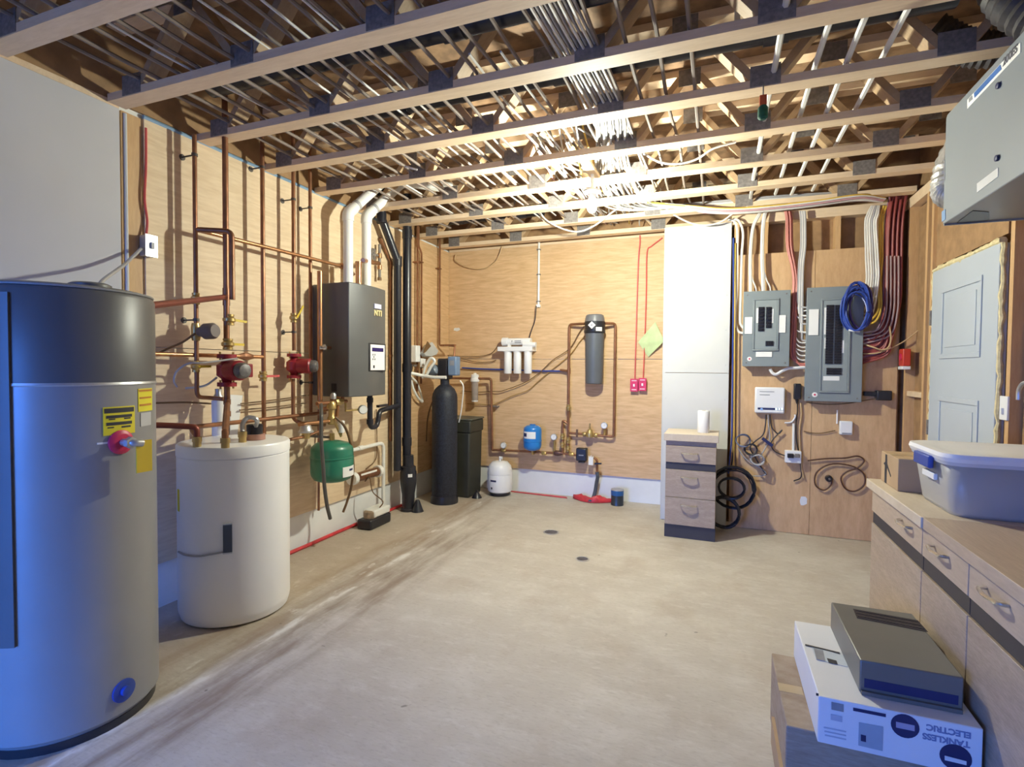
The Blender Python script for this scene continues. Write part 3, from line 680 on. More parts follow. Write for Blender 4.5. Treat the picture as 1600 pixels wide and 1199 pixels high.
# condensate trap from the boiler into the stack
a = V((XL+.2, by1-.06, bz0)); lo = lw(581, 668, .2); hi = lw(603, 641, .2)
t = thing('condensate_trap', 'black plastic trap pipe between the boiler underside and the drain stack', 'drain pipe', tuple(a))
yy = lw(578, 640, .2).y
ob('trap', MB().tube(rnd([V((XL+.2, yy, bz0+.0)), V((XL+.2, yy, lo.z)), V((XL+.2, yy+.10, lo.z)), V((XL+.2, yy+.13, hi.z)), V((s1.x+.03, s1.y-.02, hi.z+.02))], .05), .022, 12), BLACKP, t)
for z in (lo.z+.05, bz0-.05): ob('collar', MB().lathe((XL+.2, yy, z), [(.028,-.02),(.028,.02)], 12), BLACKP, t)
ob('clamp_handle', MB().obox(V((XL+.2, yy+.11, hi.z+.04)), V((XL+.2, yy+.24, hi.z+.045)), .03, .02), BLACKP, t)
# stand pipe / backwater body on the floor
f = az(627, 800, 0); f = V((s2.x+.03, s2.y-.02, 0))
t = thing('floor_standpipe', 'black bulging standpipe on the floor under the drain stacks', 'standpipe', (f.x, f.y, 0))
ob('body', MB().lathe(f, [(.075,0),(.075,.02),(.058,.03),(.06,.16),(.066,.19),(.076,.26),(.078,.37),(.07,.385),(.07,.42),(.05,.43),(.05,.50),(.047,.53)], 22), BLACKP, t)
ob('label', MB().arc((f.x, f.y), .077, .002, .33, .36, -60, -30, 4), WPLAST, t)
ob('foot_cone', MB().lathe((f.x+.10, f.y+.0, 0), [(.06,.001),(.055,.01),(.022,.10),(.016,.11)], 18), BLACKP, t)
# ---- manifold under the boiler
mz = lw(518, 640, .26)
t = thing('boiler_manifold', 'cluster of brass and copper fittings under the boiler', 'pipe fittings', tuple(mz))
gx, gy = mz.x, mz.y
ob('mixing_body', MB().lathe((gx, gy, mz.z-.06), [(.022,-.05),(.03,-.04),(.03,0),(.022,.01),(.022,.06),(.034,.065),(.034,.10),(.02,.12)], 12), BRASS, t)
ob('cross_pipe', MB().tube([(gx-.01, gy-.14, mz.z+.05), (gx-.01, gy+.18, mz.z+.05)], .014, 10), COPPER, t)
ob('lower_pipe', MB().tube(rnd([(gx-.04, gy-.28, mz.z-.085), (gx, gy, mz.z-.085), (gx-.02, gy+.08, mz.z-.085), (gx-.02, gy+.1, bz0+.002)], .03), .014, 10), COPBR, t)
ob('supply_drop', MB().tube([(gx-.03, gy+.04, mz.z+.05), (gx-.03, gy+.04, bz0+.002)], .014, 10), COPPER, t)
ob('supply_drop', MB().tube([(gx-.03, gy+.16, mz.z+.05), (gx-.03, gy+.16, bz0+.002)], .014, 10), COPPER, t)
ob('check_valve', MB().lathe((gx-.01, gy+.09, mz.z+.05), [(.022,-.04),(.028,-.02),(.028,.02),(.022,.04)], 8, (0,1,0)), BRASS, t)
ob('relief_cap', MB().lathe((gx+.0, gy+.02, mz.z+.075), [(.02,0),(.022,.03),(.012,.045)], 10), STEEL, t)
g = lw(563, 640, .26)
ga = ob('pressure_gauge', MB().lathe((g.x+.02, g.y, g.z), [(.036,0),(.036,.02),(.032,.024)], 22, (.8,-.6,0)), STEEL, t); ob('dial', MB().lathe((g.x+.02+.8*.0245, g.y-.6*.0245, g.z), [(.030,0),(.030,.001)], 22, (.8,-.6,0)), PAPER, ga)
ob('gauge_stem', MB().tube([(g.x, g.y, g.z), (gx-.01, gy+.17, g.z+.0), (gx-.01, gy+.17, mz.z+.05)], .008), BRASS, t)
v = lw(478, 672, .22)
t2 = thing('fill_valve', 'grey domed fill valve on brass pipe left of the green tank', 'valve', tuple(v))
ob('dome', MB().lathe(v, [(.05,-.018),(.05,-.008),(.042,.0),(.034,.03),(.015,.042)], 18), STEEL, t2); ob('body', MB().lathe(v, [(.026,-.06),(.03,-.02)], 12), BRASS, t2)
ob('pipe', MB().tube([V((v.x, v.y-.16, v.z-.05)), V((v.x, v.y, v.z-.045)), V((v.x, v.y+.17, v.z-.02))], .011, 8), COPPER, t2)
av = lw(533, 670, .26)
t2 = thing('air_vent', 'small white cylindrical air vent beside the green tank top', 'air vent', tuple(av))
ob('cap', MB().lathe((av.x, av.y, av.z-.03), [(.024,0),(.026,.01),(.026,.085),(.02,.09)], 16), WPLAST, t2); ob('neck', MB().tube([(av.x, av.y, av.z-.03), (av.x, av.y, av.z-.06), (gx-.02, gy+.05, mz.z-.085)], .009), BRASS, t2)
# ---- green expansion tank, hoses
gt = lw(519, 700, .26)
gc = V((XL+.24, lw(519, 720, .24).y, 0)); zb, zt = lw(517, 753, .24).z, lw(519, 688, .24).z; R = .152
h = zt-zb
t = thing('expansion_tank', 'round green expansion tank with white label hung on the left wall', 'expansion tank', (gc.x, gc.y, zb))
ob('shell', MB().lathe((gc.x, gc.y, zb), [(.04,0),(R*.62,.006),(R*.86,.022),(R*.97,.05),(R,.08),(R,h*.58),(R-.002,h*.59)], 40), GREEN, t)
ob('upper_shell', MB().lathe((gc.x, gc.y, zb), [(R+.003,h*.585),(R+.003,h*.61),(R-.001,h*.62),(R-.001,h*.78),(R*.95,h*.85),(R*.78,h*.93),(R*.4,h*.985),(.03,h)], 40), GREEN, t)
ob('label', MB().arc((gc.x, gc.y), R+.0005, .002, zb+h*.16, zb+h*.40, -22, 28, 6), PAPER, t); ob('label_print', MB().arc((gc.x, gc.y), R+.0025, .001, zb+h*.29, zb+h*.34, 0, 16, 4), NAVY, t)
ob('neck', MB().lathe((gc.x, gc.y, zt-.01), [(.018,0),(.018,.06)], 10), BRASS, t); ob('hanger', MB().tube([(XL+.001, gc.y, zt+.02), (gc.x, gc.y, zt+.02)], .01), DSTEEL, t)
a = lw(502, 652, .50)
tag(ob('drain_hose', MB().tube(smooth([V((gx-.01, gy-.10, mz.z+.045)), ax(502, 646, gc.x+.15), ax(502, 658, gc.x+.175), ax(502, 690, gc.x+.178), ax(505, 730, gc.x+.178), ax(507, 760, gc.x+.17), ax(511, 790, gc.x+.165), ax(516, 811, gc.x+.16)]), .0125), mat('grey_rubber_hose', (.09,.085,.08), .5)), 'grey drain hose hanging down the front of the green tank', 'hose')
tag(ob('drain_hose', MB().tube(smooth([ax(524, 652, gc.x+.06), ax(538, 666, gc.x+.1), ax(547, 690, gc.x+.11), ax(552, 725, gc.x+.11), ax(549, 760, gc.x+.08), ax(542, 785, gc.x+.06), ax(536, 801, gc.x+.05)]), .0095), TUBEB), 'brown drain hose curving round the right side of the green tank', 'hose')
tag(ob('copper_pipe', MB().tube([lw(498, 640, .03), lw(498, 798, .03)], .009), COPPER), 'thin copper pipe passing behind the green tank to the white base board', 'pipe', 'copper pipes on the left plywood wall')
tag(ob('copper_pipe', MB().tube(rnd([V((XL+.12, 2.47, .76)), V((XL+.12, 2.70, .77)), V((XL+.1, 2.88, .79)), V((XL+.03, 2.9, .79))], .03), .0125), STEEL), 'silvery pipe from behind the storage tank towards the green tank', 'pipe')
# ---- white drain pipe, neutraliser, condensate pump
p1 = lw(552, 702, .06); p2 = lw(599, 692, .06); zf = .13
t = thing('drain_pipe', 'white plastic drain pipe bending down to the condensate pump', 'pipe', (p2.x, p2.y, zf))
ob('pipe', MB().tube(rnd([V((XL+.06, p1.y-.3, p2.z-.01)), V((XL+.06, p2.y, p2.z)), V((XL+.06, p2.y, zf))], .06), .0165, 12), PVC, t)
ob('coupling', MB().lathe((XL+.06, lw(563,700,.06).y, p2.z-.003), [(.021,-.03),(.021,.03)], 12, (0,1,0)), PVC, t)
n1 = lw(553, 748, .07); n2 = lw(590, 738, .07)
t = thing('neutraliser_tube', 'brown condensate neutraliser tube with white end caps right of the green tank', 'tube', (XL+.07, n1.y, n1.z-.05))
ob('tube', MB().tube([V((XL+.07, n1.y, n1.z)), V((XL+.07, n2.y, n1.z))], .040, 16), mat('brown_filter_media', (.16,.06,.02), .3, var=.4, scale=40), t)
for y in (n1.y-.02, n2.y): ob('end_cap', MB().lathe((XL+.07, y, n1.z), [(.03,-.015),(.052,-.015),(.052,.03),(.04,.035)], 16, (0,1,0)), PVC, t)
ob('label', MB().obox((XL+.105, n1.y+.05, n1.z+.022), (XL+.105, n2.y-.06, n1.z+.022), .004, .018), PAPER, t)
c = az(582, 812, .0); cx, cy = XL+.16, lw(585, 800, .16).y
t = thing('condensate_pump', 'low black and white condensate pump on the floor at the wall base', 'pump', (cx, cy, 0))
ob('reservoir', MB().box(cx-.07, cx+.07, cy-.15, cy+.15, .001, .085), BLACK, t, .015)
ob('housing', MB().box(cx-.065, cx+.06, cy-.08, cy+.15, .085, .15), PVC, t, .012)
ob('motor', MB().lathe((cx, cy-.06, .085), [(.055,0),(.055,.05),(.04,.06)], 16), mat('rusty_beige', (.35,.26,.17), .5, .2, var=.4, scale=30), t)
ob('power_cord', MB().tube(smooth([(cx+.03, cy+.02, .14), (cx+.05, cy+.05, .20), (cx+.02, cy-.05, .30), (cx-.02, cy-.04, .42), (XL+.08, cy-.02, n1.z-.05)]), .005, 6), TUBEB, t)
tag(ob('sensor_cable', MB().tube(smooth([lw(588, 640, .02), lw(589, 700, .02), lw(586, 720, .02), lw(572, 733, .02)]), .005, 6), TUBEB), 'brown cable curling down the plywood to the neutraliser tube', 'cable')
m = MB().obox((XL+.03, 2.95, .012), (XL+.03, 3.9, .012), .05, .022)
tag(ob('red_sheeting', MB().tube(smooth([(XL+.02, 2.62, .012), (XL+.03, 3.1, .014), (XL+.02, 3.5, .012), (XL+.03, 3.95, .012), (XL+.03, 4.6, .01)]), .014, 6), REDTAPE), 'dull red sheeting edge along the foot of the left wall', 'sheeting')
# ================================================================= corner: softener, brine tank, small fittings
def bwp(px, py, o=.04): return bw(px, py, o)
c = V((-2.53, 4.70, 0)); R = .128
t = thing('softener_tank', 'tall dark blue black water softener tank with control head in the corner', 'water softener', tuple(c))
ob('resin_tank', MB().lathe(c, [(R-.01,.03),(R,.05),(R,1.06),(R-.008,1.10),(R-.03,1.145),(R-.062,1.175),(.045,1.19),(.045,1.24)], 32), mat('softener_tank_black', (.016,.02,.035), .55, var=.5, scale=60), t)
ob('foot', MB().lathe(c, [(R+.012,0),(R+.012,.03),(R+.004,.075),(R-.004,.08)], 32), BLACK, t)
hd = ob('control_head', MB().box(c.x-.06, c.x+.065, c.y-.06, c.y+.06, 1.241, 1.45), BLACK, t, .02)
a = V((c.x-.13, c.y-.10, 1.34))
ob('bypass_cover', MB().lathe((c.x-.15, c.y-.02, 1.31), [(.05,0),(.06,.02),(.05,.09),(.02,.11)], 20, (.9,-.2,.35)), mat('slate_cover', (.15,.19,.24), .4), hd)
ob('white_yoke', MB().tube(smooth([(c.x-.20,c.y-.09,1.25),(c.x-.17,c.y-.1,1.36),(c.x-.10,c.y-.11,1.45),(c.x-.06,c.y-.1,1.42),(c.x-.10,c.y-.11,1.36),(c.x-.16,c.y-.11,1.26)]), .014, 8), PVC, hd)
ob('display_case', MB().box(c.x+.066, c.x+.16, c.y-.07, c.y+.03, 1.28, 1.47), mat('blue_grey_plastic', (.16,.24,.38), .35), hd, .012)
ob('display', MB().box(c.x+.09, c.x+.14, c.y-.073, c.y-.07, 1.38, 1.43), GREYT, hd)
t = thing('drain_elbow', 'white plastic pipe leading from the drain stack to the softener head', 'pipe', (c.x-.3, c.y-.1, 1.2))
a = bwp(640, 585, .5)
ob('pipe', MB().tube(rnd([ay(641, 583, 4.45), ay(660, 587, 4.55), ay(678, 590, 4.56), ay(697, 590, 4.57)], .03), .016, 10), PVC, t)
tag(ob('drain_hose', MB().tube(smooth([ay(719, 595, 4.65), ay(724, 606, 4.66), ay(721, 640, 4.70), ay(717, 660, 4.75)]), .007, 6), PVC), 'thin white tube leaving the right side of the softener head', 'tube')
# brine tank behind
b = V((-2.56, 5.08, 0))
t = thing('brine_tank', 'square dark brine tank with olive lid behind the softener', 'brine tank', tuple(b))
def taper(m, cx, cy, z0, z1, hx0, hx1, hy0, hy1):
    return m.add([(cx-hx0,cy-hy0,z0),(cx+hx0,cy-hy0,z0),(cx+hx0,cy+hy0,z0),(cx-hx0,cy+hy0,z0),(cx-hx1,cy-hy1,z1),(cx+hx1,cy-hy1,z1),(cx+hx1,cy+hy1,z1),(cx-hx1,cy+hy1,z1)],
        [(0,3,2,1),(4,5,6,7),(0,1,5,4),(1,2,6,5),(2,3,7,6),(3,0,4,7)])
zt = ay(745, 655, 4.95).z
OLIVE = mat('brine_tank_olive_black', (.035,.036,.028), .5, var=.2)
ob('tub', taper(MB(), b.x+.04, b.y, .001, zt-.14, .155, .165, .15, .16), OLIVE, t, .02)
ob('collar', MB().box(b.x-.13, b.x+.215, b.y-.168, b.y+.168, zt-.15, zt-.02), OLIVE, t, .015)
ob('lid', MB().box(b.x-.135, b.x+.222, b.y-.172, b.y+.172, zt-.019, zt), mat('brine_lid_olive', (.10,.10,.08), .45), t, .008)
f = az(745, 778, 0)
t = thing('door_wedge', 'small black cone shaped wedge on the floor beside the brine tank', 'wedge', (f.x, f.y, 0)); ob('cone', MB().lathe((f.x, f.y, 0), [(.055,.001),(.05,.01),(.02,.06),(.012,.065)], 16), BLACK, t); ob('grip', MB().lathe((f.x, f.y, .065), [(.012,0),(.014,.012),(.006,.016)], 10), BLACK, t)
# white reservoir tank
f = V((-2.13, 5.20, 0)); zt = ay(769, 722, 5.1).z
t = thing('reservoir_tank', 'small round white pressure tank on the floor under the back wall', 'pressure tank', (f.x, f.y, 0))
h = zt
ob('base', MB().lathe(f, [(.09,.0),(.11,.02),(.11,.035)], 24), BLACK, t)
ob('shell', MB().lathe(f, [(.10,.03),(.128,.05),(.133,.10),(.133,h*.62),(.131,h*.63)], 32), WPLAST, t); ob('dome', MB().lathe(f, [(.135,h*.63),(.135,h*.66),(.132,h*.72),(.12,h*.86),(.085,h*.97),(.03,h)], 32), WPLAST, t)
ob('valve', MB().tube([(f.x, f.y, h), (f.x, f.y, h+.045)], .012).lathe((f.x+.0, f.y, h+.03), [(.016,0),(.016,.025)], 8, (1,0,0)), WPLAST, t)
ob('print_mark', MB().arc((f.x, f.y), .1335, .001, h*.44, h*.49, -115, -85, 6), NAVY, t); ob('print_dot', MB().arc((f.x, f.y), .1335, .001, h*.22, h*.28, -112, -104, 3), DARKT, t)
# ---- three canister filter on the back wall
o = .14
def B(px, py, oo=o): return bw(px, py, oo)
a, b_ = B(778, 542), B(832, 549)
t = thing('filter_unit', 'white reverse osmosis unit with three canisters on the back wall', 'water filter', tuple(B(806, 585)))
ob('bracket', MB().box(a.x, b_.x, YB-.16, YB-.0005, b_.z, a.z), WPLAST, t, .006)
for px in (792, 807, 823.5):
    p = B(px, 566); zb = B(px, 584).z; z1 = B(px, 549).z
    cn = ob('canister', MB().lathe((p.x, YB-o+.03, zb), [(.038,0),(.042,.006),(.042,z1-zb-.012),(.038,z1-zb)], 24), WPLAST, t)
    ob('collar_ring', MB().lathe((p.x, YB-o+.03, z1-.012), [(.047,0),(.047,.012)], 24), WPLAST, cn)
p0, p1 = B(785, 534), B(828, 534)
ob('membrane_housing', MB().tube([V((p0.x, YB-.10, p0.z)), V((p1.x, YB-.10, p0.z))], .038, 20), WPLAST, t); ob('housing_cap', MB().tube([V((p0.x-.012, YB-.10, p0.z)), V((p0.x+.05, YB-.10, p0.z))], .045, 20), WPLAST, t)
ob('inline_filter', MB().tube([V((B(817,541).x, YB-.13, B(817,538).z)), V((B(837,541).x, YB-.13, B(837,539).z))], .028, 16), WPLAST, t)
pr = B(806, 534); text('print', 'F', .03, DARKT, t, (B(800,534).x, YB-.140, pr.z), (1,0,0), (0,0,1), .0008)
for k in range(3): ob('print_line', MB().box(B(804,534).x, B(814,534).x, YB-.1405, YB-.137, pr.z+.009-k*.011, pr.z+.012-k*.011), DARKT, t)
for px in (795, 818): ob('clip', MB().box(B(px,540).x-.012, B(px,540).x+.012, YB-.145, YB-.10, a.z-.002, a.z+.03), WPLAST, t)
# clear sediment filter
p = bw(742, 610, .12); zt, zm, zb = bw(742, 583, .12).z, bw(742, 597, .12).z, bw(742, 626, .12).z
t = thing('sediment_filter', 'small clear sediment filter with white cap left of the canisters', 'water filter', (p.x, YB-.12, zb))
ob('cap', MB().lathe((p.x, YB-.12, zm), [(.045,0),(.05,.006),(.05,.035),(.045,.04),(.045,zt-zm-.02),(.02,zt-zm-.012),(.014,zt-zm)], 20), WPLAST, t)
ob('bowl', MB().lathe((p.x, YB-.12, zb), [(.03,0),(.036,.008),(.04,zm-zb)], 20), mat('smoky_clear_bowl', (.42,.36,.32), .15, var=.1, alpha=.8), t)
ob('drain_tip', MB().lathe((p.x, YB-.12, zb-.012), [(.036,0),(.038,.012)], 16), WPLAST, t)
q0, q1 = bw(722, 592, .09), bw(768, 592, .09)
t = thing('copper_pipe', 'copper line through the sediment filter dropping to the lower gauges', 'pipe', tuple(bw(768, 714, .05)), 'copper pipes on the back plywood wall')
zq = q1.z; zl = bw(768, 703, .05).z
ob('run', MB().tube(rnd([bw(700, 591, .12), V((p.x-.04, YB-.12, zq)), V((p.x-.03, YB-.12, zq))], .02), .012), COPPER, t)
ob('drop', MB().tube(rnd([V((p.x+.04, YB-.12, zq)), V((q1.x, YB-.10, zq)), V((q1.x, YB-.06, zl)), V((q1.x+.03, YB-.06, zl))], .03), .014, 10), COPPER, t)
ob('strap', MB().box(q1.x-.03, q1.x+.06, YB-.075, YB-.0005, bw(768,635,.06).z-.006, bw(768,635,.06).z+.006), DSTEEL, t)
# thin tubes strung across the wall
def btube(label, pts, r=.0045, m=TUBEB, o=.03, cat='tube', name='thin_tube'):
    return tag(ob(name, MB().tube(smooth([bw(x, y, o) for x, y in pts]), r, 6), m), label, cat)
btube('upper brown tube looping into the left of the canister unit', ((660, 557), (690, 555), (720, 557), (750, 557), (768, 552), (778, 541)))
btube('lower brown tube sagging into the left of the canister unit', ((650, 560), (690, 560), (720, 561), (745, 566), (765, 566), (775, 563)))
btube('long brown tube from behind the softener up to the grey filter', ((722, 611), (745, 613), (770, 612), (785, 611), (820, 598), (840, 585), (848, 578), (865, 562), (890, 545), (905, 520), (913, 510)), .005, o=.04)
btube('lower long ochre tube rising towards the grey filter', ((730, 631), (750, 632), (768, 633), (775, 631), (800, 619), (825, 610), (840, 597), (860, 580), (890, 555), (905, 535), (914, 525)), .005, mat('ochre_tube', (.36,.22,.07), .5))
btube('dark blue pipe running behind the canisters to the copper riser', ((722, 575), (760, 577), (800, 578), (835, 579.5), (860, 580), (888, 580)), .009, BLUEC, .03)
btube('thin dark cord hanging from the white conduit to the canister unit', ((838, 478), (836, 500), (831, 515), (827, 528)), .005, BLACK, .06, 'lead', 'electric_lead')
a, b_ = bw(842, 380, .02), bw(841, 476, .02)
t = thing('cable_conduit', 'thin white conduit on the back wall above the canister unit', 'conduit', (a.x, YB-.02, b_.z))
ob('tube', MB().tube([V((a.x, YB-.014, a.z+.06)), V((a.x, YB-.014, b_.z))], .012), PVC, t); ob('end_socket', MB().box(a.x-.022, a.x+.022, YB-.03, YB-.0005, b_.z-.03, b_.z), WPLAST, t)
for y in (390, 429, 471): ob('strap', MB().box(a.x-.02, a.x+.02, YB-.03, YB-.0005, bw(842,y,.02).z-.005, bw(842,y,.02).z+.005), DSTEEL, t)
# copper risers in the corner plywood (left wall beyond the stacks)
for (px, top, bot, lab) in ((652, 375, 612, 'nearer copper riser on the corner plywood beside the black stacks'), (658.5, 385, 600, 'kinked copper riser second from the black stacks'), (687, 388, 540, 'copper riser nearest the room corner above the softener')):
    o_ = .04
    p = lw(px, 470, o_); z0, z1 = lw(px, bot, o_).z, 2.9
    t = thing('copper_pipe', lab, 'pipe', (p.x, p.y, z0), 'copper pipes on the corner plywood')
    pts = [V((p.x, p.y, z1)), V((p.x, p.y, z0))]
    if px == 658.5: pts = [V((p.x, p.y-.06, z1)), V((p.x, p.y-.06, lw(657,385,o_).z)), V((p.x, p.y, lw(658,395,o_).z)), V((p.x, p.y, z0))]
    if px == 687: pts += [V((p.x+.2, p.y, z0)), V((p.x+.2, p.y-.25, z0-.01)), V((c.x+.06, c.y+.1, z0-.02)), V((c.x+.06, c.y+.08, 1.451))]
    ob('riser', MB().tube(rnd(pts, .02), .011), COPPER, t)
    zs = lw(px, 410 if px < 680 else 420, o_).z; ob('pipe_strap', MB().box(XL+.0005, p.x+.014, p.y-.03, p.y+.018, zs-.006, zs+.006), COPPER, t)
# white pump box and grey scoop hung on the corner plywood
p = lw(649, 556, .06)
t = thing('wall_valve_box', 'narrow white plastic box on the corner plywood left of the softener', 'valve box', (p.x, p.y, lw(649,572,.06).z))
ob('case', MB().box(XL+.0005, XL+.09, p.y-.035, p.y+.05, lw(649,566,.06).z, lw(649,540,.06).z), WPLAST, t, .008)
ob('nozzle', MB().lathe((XL+.05, p.y, lw(649,573,.06).z), [(.02,0),(.03,.02)], 12), DSTEEL, t)
a = lw(664, 549, .12)
t = thing('hand_scoop', 'grey and white scoop hanging on the corner plywood above the softener', 'scoop', tuple(a))
ob('bowl', MB().prism([lw(656, 553, .09), lw(662, 540, .09), lw(669, 536, .09), lw(674, 543, .09), lw(679, 550, .09), lw(676, 556, .09), lw(668, 559, .09), lw(659, 558, .09)], (.05,0,.01)), mat('pale_grey_plastic', (.50,.52,.52), .4), t, .006)
ob('lip', MB().prism([lw(661, 552, .145), lw(667, 534, .145), lw(672, 541, .145), lw(664, 550, .145)], (.012,0,0)), TUBEB, t)
ob('handle', MB().prism([lw(656, 560, .09), lw(663, 561, .09), lw(661, 576, .09), lw(656, 574, .09)], (.02,0,0)), WPLAST, t, .004)
tag(ob('drain_hose', MB().tube(smooth([lw(641, 585, .04), lw(645, 605, .05), lw(652, 620, .06), lw(660, 628, .05), lw(656, 612, .04), lw(651, 598, .04), lw(643, 590, .03)]), .012, 8), PVC), 'loose white hose looped on the corner plywood left of the softener', 'hose')
tag(ob('drain_hose', MB().tube(smooth([ay(686, 612, 4.6), ay(675, 630, 4.62), ay(668, 655, 4.7), ay(666, 690, 4.75)]), .008, 6), TUBEB), 'dark hose bending down along the left of the softener tank', 'hose')
# ---- big grey cartridge filter with copper loop
o = .11
p = bw(929, 550, o); z0, z1 = bw(928, 600, o).z, bw(930, 492, o).z
cx, cy = p.x, YB-.115
t = thing('cartridge_filter', 'large grey cartridge filter with black head on the back wall', 'water filter', (cx, cy, z0))
zh0, zh1 = bw(930, 521, o).z, bw(930, 503, o).z
ob('sump', MB().lathe((cx, cy, z0), [(.078,0),(.085,.006),(.087,.02),(.094,zh0-z0)], 30), FILTG, t)
hd = ob('head', MB().lathe((cx, cy, zh0), [(.104,0),(.108,.008),(.108,.03),(.100,.034),(.102,zh1-zh0)], 30), BLACK, t)
ob('crown', MB().lathe((cx, cy, zh1), [(.100,.0),(.097,.03),(.088,z1-zh1-.008),(.075,z1-zh1),(.03,z1-zh1)], 30), mat('filter_crown_grey', (.16,.165,.18), .4), t)
ob('diamond_label', MB().prism([(cx-.008,cy-.109,zh0+.038),(cx+.030,cy-.109,zh0+.075),(cx-.008,cy-.109,zh0+.112),(cx-.046,cy-.109,zh0+.075)], (0,.012,0)), PAPER, hd); ob('diamond_mark', MB().prism([(cx-.008,cy-.11,zh0+.063),(cx+.005,cy-.11,zh0+.075),(cx-.008,cy-.11,zh0+.088),(cx-.021,cy-.11,zh0+.075)], (0,.002,0)), GREYT, hd)
ob('white_label', MB().arc((cx, cy), .1085, .002, zh0+.016, zh0+.055, -72, -38, 5), PAPER, hd)
ob('mount_bracket', MB().box(cx-.06, cx+.06, cy+.08, YB-.0005, zh0-.02, zh1+.02), BLACK, t)
lx, rx = bw(890, 520, .05).x, bw(961.5, 520, .05).x
zi = bw(900, 507, .06).z; zi2 = bw(955, 506, .06).z
pcy = YB-.06
zl = bw(890, 665, .06).z; zr = bw(963, 683, .06).z
t = thing('copper_pipe', 'copper riser left of the grey filter with tee and shutoff valves', 'pipe', (lx, pcy, zl), 'copper pipes on the back plywood wall')
ob('riser', MB().tube(rnd([V((cx-.105, cy, zi)), V((lx, pcy, zi)), V((lx, pcy, zl))], .03), .0135, 10), COPPER, t)
zt_ = bw(888, 580, .06).z; ob('tee', MB().lathe((lx, pcy, zt_), [(.018,-.03),(.018,.03)], 10).tube([(lx-.10, pcy+.02, zt_+.01), (lx, pcy, zt_)], .012), COPPER, t)
valve(t, (lx, pcy, bw(890, 637, .06).z), (0,0,1), .017, (0,-.2,-1), BRASS, .05)
zj = bw(880, 657, .06).z; xj = bw(879, 680, .06).x
zm = bw(880, 709, .06).z
ob('offset_leg', MB().tube(rnd([V((lx, pcy, zl+.01)), V((xj, pcy, zj)), V((xj, pcy, zm))], .02), .0125, 10), COPPER, t)
ob('second_leg', MB().tube([V((lx, pcy, zl)), V((lx, pcy, zm-.01))], .0125, 10), COPPER, t)
for z_ in (682, 695): valve(t, (xj, pcy, bw(879, z_, .06).z), (0,0,1), .016); valve(t, (lx, pcy, bw(886, z_+6, .06).z), (0,0,1), .016)
t = thing('copper_pipe', 'copper riser right of the grey filter returning along the pressure regulator', 'pipe', (rx, pcy, zr), 'copper pipes on the back plywood wall')
ob('riser', MB().tube(rnd([V((cx+.105, cy, zi2)), V((rx, pcy, zi2)), V((rx, pcy, zr)), V((lx+.015, pcy, zr+.015))], .03), .0135, 10), COPPER, t)
rg = bw(922, 673, .06)
t2 = thing('pressure_regulator', 'brass bell shaped pressure regulator on the lower copper line', 'regulator', (rg.x, pcy, zr))
ob('bell', MB().lathe((rg.x, pcy-.016, zr+.007), [(.02,-.025),(.036,-.02),(.04,.015),(.034,.03),(.026,.055),(.013,.06),(.013,.075),(.008,.08),(.008,.12)], 16), BRASS, t2)
un = MB(); ob('union', MB().lathe((rg.x-.06, pcy, zr+.012), [(.018,-.02),(.022,-.015),(.022,.015),(.018,.02)], 8, (1,0,0)), BRASS, t2); ob('union', MB().lathe((rg.x+.06, pcy, zr+.006), [(.018,-.02),(.022,-.015),(.022,.015),(.018,.02)], 8, (1,0,0)), BRASS, t2)
hs = bw(902, 675, .08); ob('shutoff', MB().obox((hs.x, pcy-.03, zr-.02), (hs.x, pcy-.03, zr+.06), .02, .015), TUBEB, t2)
def gauge(px, py, lab, zbase, o_=.07):
    g = bw(px, py, o_)
    t = thing('pressure_gauge', lab, 'gauge', (g.x, YB-o_, zbase), 'round pressure gauges on the back wall lines')
    gb = ob('case', MB().lathe((g.x, YB-o_, g.z), [(.034,0),(.034,.022),(.03,.026)], 22, (0,-1,0)), STEEL, t); ob('dial', MB().lathe((g.x, YB-o_-.0265, g.z), [(.027,0),(.027,.001)], 22, (0,-1,0)), PAPER, gb); ob('needle', MB().obox((g.x, YB-o_-.029, g.z), (g.x+.012, YB-o_-.029, g.z+.012), .003, .001), DARKT, gb)
    ob('stem', MB().tube([(g.x, YB-o_+.008, g.z-.03), (g.x, YB-o_+.008, zbase)], .012), BRASS, t)
gauge(944.5, 665, 'round gauge right of the brass pressure regulator', zr+.01)
gauge(866, 683, 'round gauge between the blue tank and the copper risers', zm+.01)
zlow = bw(800, 705, .06).z
gauge(787.5, 696, 'round gauge left of the blue tank', zlow)
t = thing('copper_pipe', 'low horizontal copper line passing under the blue tank', 'pipe', (bw(800,705,.06).x, pcy, zlow-.02), 'copper pipes on the back plywood wall')
x0_, x1_ = bw(770, 703, .06).x, bw(905, 714, .06).x
ob('run', MB().tube([V((x0_, pcy, zlow)), V((xj, pcy, zm)), V((x1_, pcy, zm-.01))], .0125, 10), COPPER, t)
for px in (787, 850, 868, 893): ob('coupling', MB().lathe((bw(px,706,.06).x, pcy, (zlow if px < 860 else zm)), [(.018,-.025),(.021,-.02),(.021,.02),(.018,.025)], 8, (1,0,0)), BRASS, t)
bf = bw(872, 712, .06); ob('backflow_body', MB().lathe((bf.x-.005, pcy-.0, zm), [(.016,-.05),(.028,-.03),(.03,0),(.024,.03),(.016,.05)], 10, (1,0,0)), mat('dark_bronze', (.12,.06,.05), .45, .4), t)
